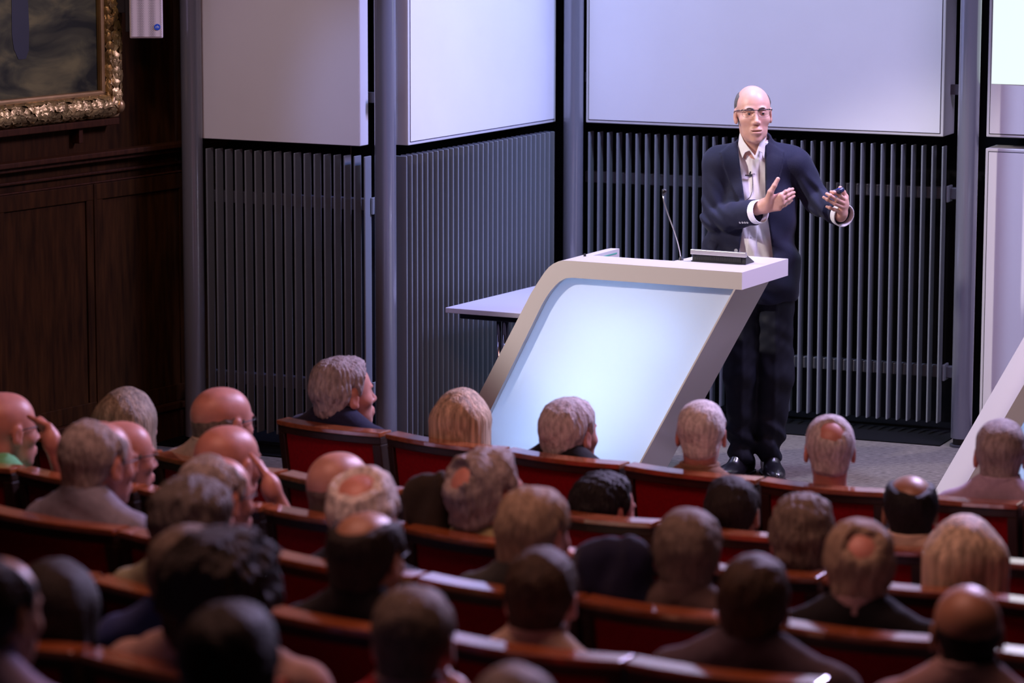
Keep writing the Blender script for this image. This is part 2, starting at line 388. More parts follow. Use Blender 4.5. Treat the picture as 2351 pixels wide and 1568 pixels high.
def garl(pa, pb, step):
    L = np.linalg.norm(np.array(pb)-np.array(pa)); k = int(L/step)
    ax = (wx*(pb[0]-pa[0])+EZ*(pb[1]-pa[1]))/L; cr = np.cross(wf, ax)
    for i in range(k):
        for a in (-62, -22, 18, 58):
            a2 = math.radians(a+rg.uniform(-10, 10)); u = (i+rg.uniform(-.2, .4)+(a > 0)*.5)/k
            n = wf*math.cos(a2)+cr*math.sin(a2); c = wp(pa[0]+(pb[0]-pa[0])*u, yg, pa[1]+(pb[1]-pa[1])*u)+n*(hw+0.001)
            leaf(m, c, n, ax*rg.choice((1, 1, -1))+cr*rg.uniform(-.7, .7), rg.uniform(.052, .072), rg.uniform(.018, .025))
garl((ta, za), (1.5, za), .034); garl((ta, za+.02), (ta, 2.75), .034)
garl((1.5, za), (tb, za), .05); garl((ta, 2.75), (ta, zb), .05); garl((tb, za), (tb, zb), .06)
m.build('carved_leaves', M_gilt, pic, smooth=True)
m = MB()
cc = wp(ta, yg+.02, za)
m.tube([wp(ta+.055, yg, za-.04), wp(ta+.05, yg+.035, za-.02), wp(ta+.045, yg+.045, za+.01), wp(ta+.03, yg+.04, za+.04), wp(ta-.005, yg+.03, za+.055), wp(ta-.035, yg+.01, za+.06)], .013, 10)
m.tube([wp(ta+.03, yg-.01, za-.055), wp(ta-.02, yg+.02, za-.045), wp(ta-.045, yg+.02, za-.005), wp(ta-.05, yg+.0, za+.04), wp(ta-.045, yg, za+.09)], .012, 10)
V, Q = nets(lambda P: ell(P, cc+wf*.02-wx*.012, (.030, .030, .036)), cc-.09, cc+.09, .006); m.add(V, [tuple(q) for q in Q])
m.build('corner_scroll', M_giltp, pic, smooth=True)
wbox(wbox(MB(), FT0+.03, FT1, 0, .075, FZ0-.045, FZ0-.012), .80, .83, 0, .05, FZ0-.12, FZ0-.045).build('support_rail', M_woodd, pic, bevel=0.004)

# wall loudspeaker
Y0 = 15.93; a, b = at(298, 88, Y0), at(374.5, 92, Y0); ls = empty('loudspeaker', ((a+b)/2), 'white perforated loudspeaker with round blue badge, hung on the wood wall', 'loudspeaker')
mg = bpy.data.materials.new('perforated_grille'); mg.use_nodes = True; nt = mg.node_tree; bs = nt.nodes['Principled BSDF']; bs.inputs['Roughness'].default_value = .5
tc = nt.nodes.new('ShaderNodeTexCoord'); mp = nt.nodes.new('ShaderNodeMapping'); mp.inputs['Rotation'].default_value = (0, PI/4, 0)
vo = nt.nodes.new('ShaderNodeTexVoronoi'); vo.inputs['Scale'].default_value = 170; vo.inputs['Randomness'].default_value = 0
rp = nt.nodes.new('ShaderNodeValToRGB'); rp.color_ramp.elements[0].color = (.06, .055, .06, 1); rp.color_ramp.elements[0].position = .34; rp.color_ramp.elements[1].color = (.62, .56, .58, 1); rp.color_ramp.elements[1].position = .42
nt.links.new(tc.outputs['Object'], mp.inputs[0]); nt.links.new(mp.outputs[0], vo.inputs['Vector']); nt.links.new(vo.outputs['Distance'], rp.inputs[0]); nt.links.new(rp.outputs[0], bs.inputs['Base Color'])
w = (b[0]-a[0])/2; cx = (a[0]+b[0])/2; zb = a[2]
ex, ey = unit(1, 0.11), unit(-0.11, 1); O = np.array([cx, Y0, zb])
MB().box(O, ex, ey, EZ, -w, w, 0, .10, 0, .44).build('cabinet', mat('speaker_white', (.62, .56, .58, 1), .45), ls, bevel=.006)
MB().box(O, ex, ey, EZ, -w+.008, w-.008, -.003, 0, .008, .432).build('grille', mg, ls)
bq = at(361, 62, Y0-.004+(at(361, 62, Y0)[0]-cx)*.11)
bd = MB().disc(bq, (.11, -1, 0), .0152, .002, 32).build('badge', mat('badge_blue', (.02, .09, .55, 1), .35), ls)
text('rh', bq+np.array([.0003, -.0028, 0]), .019, mat('badge_white', (.75, .8, .9, 1), .5), 'badge_letters', bd, ex, (0, 0, 1))
MB().box(O, ex, ey, EZ, -w-.02, -w, .03, .06, .03, .30).box(O, ex, ey, EZ, -w-.06, -w, .05, .08, .12, .2).build('wall_bracket', M_blackp, ls, bevel=.002)

# ------------------------------------------------------------------ lecterns
def lectern(C, u, v, label, full=True):
    C = np.array([C[0], C[1], 0.]); O = C+u*0.9+v*0.25
    t = empty('lectern', O, label, 'lectern', 'slanted white lecterns on the stage')
    pt = lambda a, z, b=0: C+u*a+v*b+EZ*z
    outer = [(.84, 1.10), (.885, 1.099), (.912, 1.093), (.937, 1.081), (.960, 1.064), (.982, 1.039), (1.005, 1.007), (1.054, .933), (1.309, .466), (1.563, 0)]
    inner = [(1.455, 0), (1.252, .392), (.993, .891), (.972, .925), (.950, .955), (.925, .982), (.898, 1.005), (.872, 1.018), (.84, 1.022)]
    ii = [(.84, 1.022), (.872, 1.018), (.885, 1.012), (.905, 1.0), (.925, .982), (.950, .955), (.972, .925), (.993, .891), (1.252, .392), (1.455, 0)]
    def band(name, oo, ii, v0, v1, bev):         # one slab that bends over from the leg into the top
        V = []; Fc = []; n = len(oo)
        for (a, z), (c, w_) in zip(oo, ii): V += [pt(a, z, v0), pt(c, w_, v0), pt(c, w_, v1), pt(a, z, v1)]
        for i in range(n-1):
            b0, b1 = 4*i, 4*i+4; Fc += [(b0+j, b0+(j+1) % 4, b1+(j+1) % 4, b1+j) for j in range(4)]
        Fc += [(3, 2, 1, 0), tuple(range(4*n-4, 4*n))]
        return MB().add(V, Fc).build(name, M_lect, t, bevel=bev)
    band('front_band', [(0, 1.10)]+outer, [(0, 1.022)]+ii, 0, .216, 0)
    band('wing', outer, ii, .216, .50, 0)
    MB().prism([pt(a, 1.022, b) for a, b in [(0, .216), (.43, .216), (.43, .235), (.40, .534), (0, .534)]], EZ*.078).build('top', M_lect, t)
    MB().prism([pt(.030, 1.022), pt(.040, 1.022), pt(.603, 0), pt(.593, 0)], v*.40).build('side_leg', M_lect, t, bevel=.001)
    mt = MATS.get('lit_panel')
    if not mt:
        mt = bpy.data.materials.new('lit_panel'); mt.use_nodes = True; nt = mt.node_tree; MATS['lit_panel'] = mt
        for nd in list(nt.nodes):
            if nd.type == 'BSDF_PRINCIPLED': nt.nodes.remove(nd)
        df = nt.nodes.new('ShaderNodeBsdfDiffuse'); tr = nt.nodes.new('ShaderNodeBsdfTranslucent'); mx = nt.nodes.new('ShaderNodeMixShader'); mx.inputs[0].default_value = .5
        df.inputs[0].default_value = tr.inputs[0].default_value = (.80, .86, .95, 1)
        nt.links.new(df.outputs[0], mx.inputs[1]); nt.links.new(tr.outputs[0], mx.inputs[2]); nt.links.new(mx.outputs[0], nt.nodes['Material Output'].inputs[0])
    P = [(.04, 1.021), (.604, 0), (1.46, 0), (1.258, .39), (.999, .889), (.978, .92), (.954, .951), (.93, .978), (.902, 1.001), (.875, 1.016), (.85, 1.021)]
    MB().prism([pt(a, z, .036) for a, z in P], v*.004).build('backlit_panel', mt, t)
    MB().prism([pt(a, z, .33) for a, z in P], v*.01).build('back_panel', M_lect, t)
    for a, z in ((.92, .22), (.765, .50), (.61, .78)):            # the lectern's own lights behind its front
        lamp('AREA', 'lectern_lamp', pt(a, z, .27), pt(a, z, 0), (.56, .71, 1.0), 2.3 if z > .3 else 3.0, .58, size_y=.22)
    return t, pt
U1, V1 = np.array([-.8895, .457, 0]), np.array([.457, .8895, 0])
lec, pt = lectern((1.022, 14.542), U1, V1, 'slanted white lectern with a glowing front, in front of the standing speaker')
lec2, _ = lectern((3.464, 14.30), np.array([-1., 0, 0]), np.array([0, 1., 0]), 'second white lectern cut off at the right edge, behind the man in the lilac shirt')
gm = MB().prism([pt(.839, 1.085, .25), pt(.839, 1.079, .25), pt(.839, 1.079, .47), pt(.839, 1.085, .47)], -U1*.001).build('green_strip', mat('green_line', (.10, .42, .30, 1), .4), lec, label='thin green line along the wing')
MB().disc(pt(.86, 1.1, .17), EZ, .006, .012).build('fixing_knob', M_blackp, lec)

# things on the lectern
b = at(1563, 598, 14.96); mic = empty('gooseneck_microphone', (b[0], 14.96, 1.10), 'thin gooseneck microphone with black tip standing on the lectern', 'microphone')
P = [at(x, y, 14.96-.004*i) for i, (x, y) in enumerate(((1563, 595), (1561, 578), (1556, 556), (1549, 533), (1540, 509), (1531, 484), (1524, 463), (1522, 449)))]
MB().tube(P, .0028, 8).build('stem', M_silver, mic, smooth=True)
MB().tube([(b[0], 14.96, 1.10), (b[0], 14.96, 1.104), (b[0], 14.96, 1.118)], [.013, .012, .004], 16).build('base', M_blackp, mic)
c = at(1526, 437, 14.93); MB().tube([P[-1], P[-1]*.4+c*.6, c, c+(c-P[-1])*.25], [.005, .010, .0125, .006], 14).build('foam_head', M_blackp, mic, smooth=True)
dv = empty('desktop_terminal', pt(.22, 1.10, .29), 'black wedge terminal with silver edge lying on the lectern', 'monitor')
pr = [(.245, 1.1), (.345, 1.1), (.345, 1.104), (.250, 1.147)]
MB().prism([pt(.088, z, q) for q, z in pr], U1*.265).build('housing', M_blackp, dv, bevel=.002)
MB().box(pt(.088, 0, 0), U1, V1, EZ, -.004, .269, .232, .252, 1.134, 1.156).build('front_edge', M_silver, dv, bevel=.002, label='silver front edge')
m = MB()
for k in range(46): m.box(pt(.088, 0, 0), U1, V1, EZ, .022+k*.0049, .0245+k*.0049, .2425, .245, 1.108, 1.13)
m.build('vent_ribs', mat('vent', (.03, .03, .032, 1), .5), dv)
MB().box(pt(.088, 0, 0), U1, V1, EZ, -.002, .267, .238, .246, 1.1005, 1.104).build('bottom_lip', M_dmet, dv)

# side table
TA = np.array([-.327, 15.976, 0]); tu, tv = unit(.894, -.447), unit(.498, .867)
tb = empty('side_table', TA+tu*.3+tv*.6, 'small white topped table with dark legs beside the overlapping fins', 'table')
MB().box(TA, tu, tv, EZ, 0, .66, 0, 1.15, .704, .73).build('table_top', M_table, tb, bevel=.003)
MB().box(TA, tu, tv, EZ, .05, .58, .05, .09, .672, .704).box(TA, tu, tv, EZ, .05, .58, 1.02, 1.06, .672, .704).box(TA, tu, tv, EZ, .27, .31, .05, 1.06, .675, .700).build('under_frame', M_dmet, tb, bevel=.006)
for q in (.07, 1.04):
    MB().tube([TA+tu*.29+tv*q+EZ*.03, TA+tu*.29+tv*q+EZ*.68], .017, 14).tube([TA+tu*.255+tv*q+EZ*.03, TA+tu*.255+tv*q+EZ*.68], .012, 14).build('leg', M_chrome, tb, smooth=True)
    MB().box(TA, tu, tv, EZ, .02, .56, q-.02, q+.02, 0, .03).build('foot', M_dmet, tb, bevel=.008)
m = MB()
for x in (.34, .395, .43): m.disc(TA+tu*x+tv*.06+EZ*.688, -tv, .004, .006, 10)
m.build('bolts', M_silver, tb)

# ------------------------------------------------------------------ raked rows of seats
# rear top edge of the seat backs, row by row: height above the stage, the run of the edge, the seat boundaries along it
ROWS = {
 1: (0.742, [(560,958),(615,966),(740,984),(864,998),(1000,1018),(1135,1036),(1415,1071),(1560,1090),(1732,1107),(2020,1135),(2351,1165),(2700,1192)], [615,864,1135,1415,1728,2025,2335,2660]),
 2: (0.800, [(0,990),(40,1000),(335,1045),(620,1090),(900,1131),(1300,1187),(1478,1205),(1765,1238),(2050,1265),(2351,1298),(2700,1330)], [40,330,618,903,1195,1490,1800,2115,2430]),
 3: (0.890, [(-300,1036),(20,1082),(295,1125),(585,1170),(920,1215),(1160,1255),(1650,1308),(1920,1338),(2351,1385),(2700,1420)], [-280,12,292,583,903,1215,1540,1870,2200,2530]),
 4: (0.990, [(-120,1161),(0,1180),(245,1222),(640,1285),(945,1332),(1335,1385),(1800,1440),(2351,1505),(2700,1540)], [-100,245,585,935,1310,1725,2150,2590]),
 5: (1.095, [(-260,1266),(-100,1290),(220,1342),(620,1415),(1045,1480),(1415,1527),(1870,1580),(2351,1640),(2800,1690)], [-215,175,575,985,1415,1870,2330,2790]),
 6: (1.205, [(-350,1430),(-50,1475),(145,1505),(700,1600),(1100,1660),(1600,1730),(2100,1790),(2700,1850)], [-320,148,600,1070,1560,2050,2560]),
 7: (1.315, [(-400,1640),(0,1710),(600,1810),(1200,1900),(1900,1990),(2600,2060)], [-260,280,810,1350,1900,2450]),
}
SEATH = 1.04
def ledge(r, x):
    z, pts, _ = ROWS[r]; xs, ys = zip(*pts)
    return atz(x, float(np.interp(x, xs, ys)), z)
# stepped floor under the rows
m = MB(); TX = np.linspace(-4.2, 4.6, 23)
def rowcurve(r):
    P = np.array([ledge(r, x) for x, _ in ROWS[r][1]]); X = P@e1; Y = P@e2
    c = np.polyfit(X, Y, 1 if r == 7 else 2); return lambda t: np.polyval(c, np.clip(t, X.min()-.2, X.max()+.2))
RC = {r: rowcurve(r) for r in ROWS}
edge_y = {0: lambda t: 11.98+0*t}
for r in range(1, 8): edge_y[r] = (lambda t, r=r: RC[r](t)-0.30)
V = []; Fc = []
for r in range(1, 8):
    fz = ROWS[r][0]-SEATH
    for t in TX:
        ya = float(edge_y[r-1](t)); yb = float(edge_y[r](t)) if r < 7 else float(RC[7](t))-1.2
        for y, z in ((ya, fz), (yb, fz), (yb, fz-0.2)): V.append(e1*t+e2*y+EZ*z)
    b = (r-1)*len(TX)*3
    for i in range(len(TX)-1):
        for j in (0, 1): Fc.append((b+i*3+j, b+i*3+j+1, b+i*3+3+j+1, b+i*3+3+j))
    if r > 1:
        pb = (r-2)*len(TX)*3
        for i in range(len(TX)-1): Fc.append((pb+i*3+1, b+i*3, b+i*3+3, pb+i*3+4))
structure(build('floor', V, Fc, M_floor))

SEAT_NOTE = {}
def seat(r, x0, x1, label):
    A, B = ledge(r, x0+6), ledge(r, x1-6); z = ROWS[r][0]; A = A*1.; B = B*1.; A[2] = B[2] = 0
    d = (B-A)/np.linalg.norm(B-A); L = np.linalg.norm(B-A); f = np.array([-d[1], d[0], 0.])          # f points to the stage
    fl = z-SEATH; mid = (A+B)/2
    t = empty('auditorium_seat', mid+EZ*fl, label, 'seat', 'red upholstered auditorium seats in curved rows')
    K = 10; bulge = 0.035; lean = 0.16
    def P(u, y, zz):                                            # u 0..1 along, y towards the stage, zz height; the back leans away from the stage
        return A+d*L*u+f*(y+bulge*(2*u-1)**2+(z-zz)*lean)+EZ*zz
    def shell(name, u0, u1, y0, y1, z0, z1, m, bev, k=K, tilt=0.0):
        V = []; Fc = []
        for i in range(k+1):
            u = u0+(u1-u0)*i/k; V += [P(u, y0, z0), P(u, y1, z0), P(u, y1, z1+tilt), P(u, y0, z1)]
        for i in range(k):
            b = 4*i; Fc += [(b+j, b+(j+1) % 4, b+4+(j+1) % 4, b+4+j) for j in range(4)]
        Fc += [(3, 2, 1, 0), (4*k, 4*k+1, 4*k+2, 4*k+3)]
        return build(name, V, Fc, m, t, bevel=bev)
    c = shell('top_cap', 0, 1, 0, .082, z-.020, z, M_cap, .0035, tilt=.0)
    e = .055/L
    shell('back_frame', .004, 1-.004, .006, .072, z-.050, z-.0205, M_capd, .003)
    for u in (.004, 1-.004-.035/L):
        shell('back_frame', u, u+.035/L, .004, .074, z-.66, z-.0505, M_capd, .003, k=1)
    shell('back_panel', .004+.036/L, 1-.004-.036/L, .018, .066, z-.64, z-.0505, M_red, .002)
    shell('back_cushion', .06, .94, .0665, .125, z-.60, z-.07, M_red, .02)
    MB().box(mid, d, f, EZ, -L*.42, L*.42, .19, .62, fl+.36, fl+.45).build('seat_cushion', M_red, t, bevel=.025)
    for s in (-1, 1):
        MB().box(mid, d, f, EZ, s*L*.475-.018, s*L*.475+.018, .16, .58, fl+.0, fl+.58).build('side_panel', M_capd, t, bevel=.006)
    MB().box(mid, d, f, EZ, -L*.4, L*.4, .24, .50, fl, fl+.37).build('pedestal', M_capd, t, bevel=.01)
    return t
ORD = ['leftmost', 'second from left', 'third from left', 'fourth from left', 'fifth from left', 'sixth from left', 'seventh from left', 'eighth from left', 'ninth from left']
RN = {1: 'front row', 2: 'second row', 3: 'third row', 4: 'fourth row', 5: 'fifth row', 6: 'sixth row', 7: 'nearest row'}
for r, (z, pts, ed) in ROWS.items():
    if r == 7: continue
    vis = [(a, b) for a, b in zip(ed[:-1], ed[1:]) if b > 0 and a < 2351 and np.interp(max(a, 0), *zip(*pts)) < 1575]
    for i, (a, b) in enumerate(vis):
        seat(r, a, b, f'red seat with wooden top rail, {ORD[i]} in the {RN[r]} from the stage')

# ------------------------------------------------------------------ people
def rot(yaw, pitch=0, roll=0):            # columns: right, forward, up.  yaw clockwise from +Y (away from the camera), pitch up, degrees
    return np.array(Matrix.Rotation(-math.radians(yaw), 3, 'Z') @ Matrix.Rotation(math.radians(pitch), 3, 'X') @ Matrix.Rotation(math.radians(roll), 3, 'Y'))
def f_head(P, face=True, jaw=1.0, neck=True, mouth=0.0, cran=1.0):
    X = np.abs(P[:, 0]); Q = P.copy(); Q[:, 0] = X
    d = smin(ell(P, (0, -.018, .036), (.0755*cran, .095, .083)), ell(P, (0, .030, .030), (.066, .060, .072)), .03)
    d = smin(d, ell(P, (0, .034, -.030), (.0605, .056, .066)), .03)
    d = smin(d, ell(P, (0, .034, -.078), (.050*jaw, .050, .038)), .03)
    d = smin(d, ell(P, (0, .074, -.102), (.020*jaw, .016, .015)), .02)
    d = smin(d, ell(P, (0, -.05, -.045), (.052, .045, .05)), .03)
    if face:
        d = smin(d, ell(Q, (.042, .056, -.022), (.023, .022, .018)), .02)
        d = smin(d, ell(Q, (.026, .083, .024), (.022, .010, .0065)), .012)
        d = smax(d, -ell(Q, (.031, .098, .006), (.018, .017, .0115)), .012)
        d = smin(d, ell(Q, (.0305, .077, .0055), (.0145, .0125, .0105)), .004)
        d = smax(d, -ell(Q, (.0305, .0905, .0045), (.0115, .006, .0027)), .0015)
        nb = smin(cap(P, (0, .086, .014), (0, .106, -.026), .0068, .0092), ell(P, (0, .106, -.031), (.0105, .011, .0085)), .008)
        nb = smin(nb, ell(Q, (.0125, .097, -.034), (.0068, .0095, .0068)), .006)
        d = smin(d, nb, .010)
        d = smin(d, ell(P, (0, .088, -.068), (.026, .013, .018)), .012)
        up = smin(ell(Q, (.010, .0950, -.0600-mouth*.3), (.017, .0060, .0036)), ell(P, (0, .0935, -.0730-mouth), (.021, .0068, .0048)), .002)
        d = smin(d, up, .004)
        d = smax(d, -ell(P, (0, .102, -.0658-mouth*.5), (.025, .014, .0012+mouth*.5)), .002)
    er = ell(Q, (.0790, -.004, -.004), (.0085, .019, .032), rot(0, -10, 0)); er = smin(er, ell(Q, (.0765, .004, -.026), (.007, .011, .012)), .008)
    er = smax(er, -ell(Q, (.0862, .001, .0), (.0045, .0105, .020)), .004)
    d = smin(d, er, .006)
    if neck: d = smin(d, cap(P, (0, -.028, -.06), (0, -.045, -.20), .054, .062), .022)
    return d
HL_Y = [-.13, -.10, -.06, -.025, -.008, .012, .022, .040, .052, .066, .10]
def hair_region(P, style):
    y, z = P[:, 1], P[:, 2]; X = np.abs(P[:, 0])
    hl = np.interp(y, HL_Y, [-.080, -.078, -.066, -.040, .026, .030, -.012, .020, .050, .074, .095])
    g = hl-z
    if style in ('crown', 'patch'):
        g = np.maximum(g, -ell(P, (0, -.062 if style == 'crown' else -.085, .112 if style == 'crown' else .085), (.042, .050, .036) if style == 'crown' else (.027, .024, .028)))
    if style == 'recede': g = np.maximum(g, -ell(P, (0, .072, .10), (.060, .070, .07)))
    if style == 'bigcrown': g = np.maximum(g, -ell(P, (0, -.02, .13), (.056, .105, .055)))
    if style == 'fringe':
        g = np.maximum(g, z-np.interp(y, [-.12, -.06, 0, .04], [.030, .040, .045, .03])); g = np.maximum(g, y-.045)
    return g
def f_hair(P, style, t, fluff, seed, cran=1.0, long=0, lw=.094):
    base = smin(ell(P, (0, -.018, .036), (.0755*cran, .095, .083)), ell(P, (0, .030, .030), (.066, .060, .072)), .03)
    base = smin(base, ell(P, (0, -.05, -.045), (.054, .047, .052)), .03); base = smin(base, ell(P, (0, .034, -.030), (.0605, .056, .066)), .03)
    g = hair_region(P, style)
    g = g+.0045*wob(P, 75, seed+9)
    k = np.clip(-g/.030, 0, 1); k = k*k*(3-2*k)
    A = np.arctan2(P[:, 0], P[:, 1]+.02)
    st = np.sin(A*34+4*wob(P, 26, seed))*.35+wob(P*np.array([1, 1, .55], np.float32), 95, seed+1)*.65
    th = (t*(1+.35*wob(P, 30, seed+2))+fluff*st+t*.45*np.clip((P[:, 2]-.06)/.05, 0, 1))*k-.003*(1-k)
    d = base-th
    d = np.maximum(d, g*.7-.0005)
    if long:
        bot = -.055-long
        body = rbox(P, (0, -.030, (.05+bot)/2), (lw, .082, (.05-bot)/2+.03), .062)
        body = np.maximum(body, ell(P, (0, -.022, -.04), (lw+.014, .108, .19+long*.9)))
        cut = cap(P, (0, .12, .02), (0, .12, -.4), .098)                # leaves the face free
        body = smax(body, -cut, .02); body = np.maximum(body, bot+.012*np.sin(A*9+seed)-P[:, 2])
        body = body-.0012*np.sin(A*80+9*wob(P, 14, seed+4))-.002*wob(P*np.array([1, 1, .25], np.float32), 60, seed+5)-.003*wob(P*np.array([1, 1, .3], np.float32), 22, seed+6)
        top = ell(P, (0, -.018, .036), (.090, .108, .097)); top = smax(top, -ell(P, (0, .10, .0), (.06, .05, .085)), .015)
        top = top-.0015*wob(P*np.array([1, 1, .4], np.float32), 70, seed+4)-.003*wob(P, 18, seed+6)
        d = smin(top, body, .03)
    return d
def f_hand(P, wrist, fingers, thumb, palm_r=.0125, k=.009):
    # fingers: list of joint lists starting at the knuckle; palm spans wrist to knuckles
    w = np.asarray(wrist, float); kn = [np.asarray(f[0], float) for f in fingers]; d = None
    ax = np.mean(kn, 0)-w; ax /= np.linalg.norm(ax); sp = kn[-1]-kn[0]; sp -= ax*sp.dot(ax); sp /= np.linalg.norm(sp)+1e-9
    for i, q in enumerate(kn):
        b = w+sp*(-.016+.032*i/3)+ax*.01
        e = cap(P, b, q, palm_r+.002, palm_r-.0015); d = e if d is None else smin(d, e, .016)
    d = smin(d, cap(P, w-ax*.012, w+ax*.01, .027, .026), .02)
    for i, f in enumerate(fingers):
        r = (.0100, .0102, .0097, .0086)[i]; n = len(f)-1; fd = None
        for j in range(n):
            e = cap(P, f[j], f[j+1], r*(1-.09*j), r*(1-.09*(j+1))); fd = e if fd is None else smin(fd, e, .003)
            e2 = ell(P, f[j], (r*1.02,)*3); fd = smin(fd, e2, .003)
        d = smin(d, fd, .0035)
    td = smin(cap(P, thumb[0], thumb[1], .0175, .0142), cap(P, thumb[1], thumb[2], .0138, .0116), .006)
    if len(thumb) > 3: td = smin(td, cap(P, thumb[2], thumb[3], .0115, .0096), .004)
    return smin(d, td, .018)
def f_torso(P, w=1.0, arms=None, bulk=0.0, fold=0.003, seed=0):
    # local frame: x right, y forward, z up, origin at the base of the neck
    P = P.copy(); P[:, 1] += .14*np.minimum(P[:, 2], 0); X = P.copy(); X[:, 0] = np.abs(X[:, 0])
    d = smin(ell(P, (0, .005, -.22), (.172*w, .115, .24)), ell(P, (0, .03, -.42), (.168*w, .135, .17)), .06)
    d = smin(d, cap(X, (0, -.012, -.055), (.158*w, -.005, -.080), .070, .062), .05)
    d = smin(d, cap(X, (0, -.015, .025), (.11*w, -.01, -.045), .062, .050), .03)
    arms = arms or {}
    for s in (-1, 1):
        sh = (s*.178*w, -.002, -.088); el, wr = arms.get(s, ((s*.245*w, .035, -.34), (s*.13, .25, -.42)))[:2]
        d = smin(d, cap(P, sh, el, .062, .050), .03); d = smin(d, cap(P, el, wr, .049, .036), .014)
    return d-bulk-fold*wob(P, 22, seed)-fold*.6*np.sin(P[:, 2]*70+3*wob(P, 9, seed+1))*np.clip(-P[:, 2]*4, 0, 1)
def mesh_sdf(name, fn, lo, hi, h, m, parent, R=None, T=None, label=None):
    V, Q = nets(fn, lo, hi, h)
    if R is not None: V = V@np.asarray(R).T
    if T is not None: V = V+np.asarray(T)
    return build(name, V, Q, m, parent, smooth=True, label=label)

def skin(k): 
    c = {'fair': (.56, .30, .23), 'pink': (.58, .26, .20), 'tan': (.42, .22, .14), 'olive': (.34, .18, .11), 'pale': (.60, .36, .28)}[k]
    return mat('skin_'+k, c+(1,), .42, spec=.45, noise=.14, nscale=22, sss=.12, bump=.06, bscale=260)
def hairm(k, lng=False):
    c = {'white': (.72, .68, .65), 'silver': (.55, .50, .49), 'grey': (.34, .30, .29), 'darkgrey': (.13, .115, .105), 'brown': (.055, .034, .02), 'dark': (.018, .013, .010),
         'black': (.008, .007, .007), 'blonde': (.58, .43, .28), 'paleblonde': (.62, .51, .36), 'ashblonde': (.30, .24, .17), 'sandy': (.34, .26, .18), 'greybrown': (.17, .135, .105)}[k]
    if lng: return mat('longhair_'+k, c+(1,), .45, spec=.35, noise=.55, nscale=60, stretch=(1, 1, .06), bump=.8, bscale=150)
    return mat('hair_'+k, c+(1,), .55, spec=.3, noise=.38, nscale=70, stretch=(1, 1, .3), bump=.7, bscale=190)
def cloth(k):
    c = {'navy': (.012, .015, .045), 'black': (.008, .008, .010), 'darkblue': (.02, .028, .05), 'lilac': (.42, .34, .44), 'beige': (.46, .38, .30), 'tan': (.22, .12, .07), 'green': (.16, .50, .24),
         'bluegrey': (.24, .25, .33), 'olive': (.42, .38, .18), 'slate': (.10, .13, .15), 'cream': (.62, .48, .36), 'pinkwhite': (.62, .40, .36), 'plum': (.085, .065, .085), 'red': (.42, .01, .01), 'white': (.60, .56, .55),
         'blush': (.46, .31, .27), 'plaid': (.05, .055, .05), 'charcoal': (.035, .035, .04), 'rose': (.36, .24, .24), 'brownolive': (.030, .022, .014), 'blue': (.02, .04, .16), 'sage': (.32, .33, .22), 'lavender': (.34, .30, .48), 'greytaupe': (.12, .085, .075)}[k]
    return mat('cloth_'+k, c+(1,), .85, spec=.2, noise=.12, nscale=40, bump=.15, bscale=120, sheen=.1)
M_glass = mat('lens_glass', (.9, .9, .95, 1), .05); 
def glasses(parent, R, T, sc, m=None, lens=True, name='glasses'):
    m = m or M_blackp; b = MB(); tf = lambda p: R@(np.array(p)*sc)+T
    for s in (-1, 1):
        b.tube([tf((s*.060, .082, .016)), tf((s*.074, .066, .017)), tf((s*.080, .02, .014)), tf((s*.082, -.005, .010)), tf((s*.079, -.025, -.012))], .0021, 6)
    sg = lambda v: math.copysign(abs(v)**.72, v)
    rim = lambda s: [tf((s*.0335+.0262*sg(math.cos(a)), .099-.010*abs(math.cos(a))*(1 if s*math.cos(a) > 0 else .2), .0025+.0145*sg(math.sin(a)))) for a in np.linspace(0, 2*PI, 25)[:-1]]
    top = lambda s: [tf((s*(.010+.052*u), .101-.017*u*u, .0165+.002*u)) for u in (0, .25, .5, .75, 1)]
    for s in (-1, 1): b.tube(top(s), .0021, 6); b.tube(rim(s), .0006, 6, closed=True)
    b.tube([tf((-.011, .1, .0155)), tf((0, .103, .0165)), tf((.011, .1, .0155))], .0018, 6)
    return b.build(name, m, parent, smooth=True)

SHARED = {}
def legs_for(t, neckbase, R, m):
    # seated thighs, shins and shoes; hidden by the seat backs, so every sitter shares one coarse mesh
    if 'legs' not in SHARED:
        def fl(P):
            X = P.copy(); X[:, 0] = np.abs(X[:, 0])
            d = smin(cap(X, (.08, .02, -.50), (.11, .40, -.485), .085, .066), cap(X, (.11, .40, -.49), (.11, .36, -.90), .062, .046), .03)
            return smin(d, ell(P, (0, 0, -.48), (.165, .12, .10)), .05)
        def fs(P):
            X = P.copy(); X[:, 0] = np.abs(X[:, 0]); return smax(ell(X, (.115, .42, -.965), (.045, .125, .06)), -.985-P[:, 2], .01)
        o = []
        for nm, fn, mm, hh in (('trousers', fl, m, .018), ('shoes', fs, M_blackp, .014)):
            V, Q = nets(fn, (-.25, -.2, -1.04), (.25, .6, -.35), hh)
            me_o = build(nm, V, Q, mm, None, smooth=True); o.append(me_o.data); bpy.data.objects.remove(me_o)
        SHARED['legs'] = o
    for nm, me in zip(('trousers', 'shoes'), SHARED['legs']):
        o = bpy.data.objects.new(nm, me); COL.objects.link(o); o.parent = t
        o.matrix_local = Matrix.Translation(Vector(neckbase-root_org(t))) @ Matrix(R.tolist()).to_4x4()

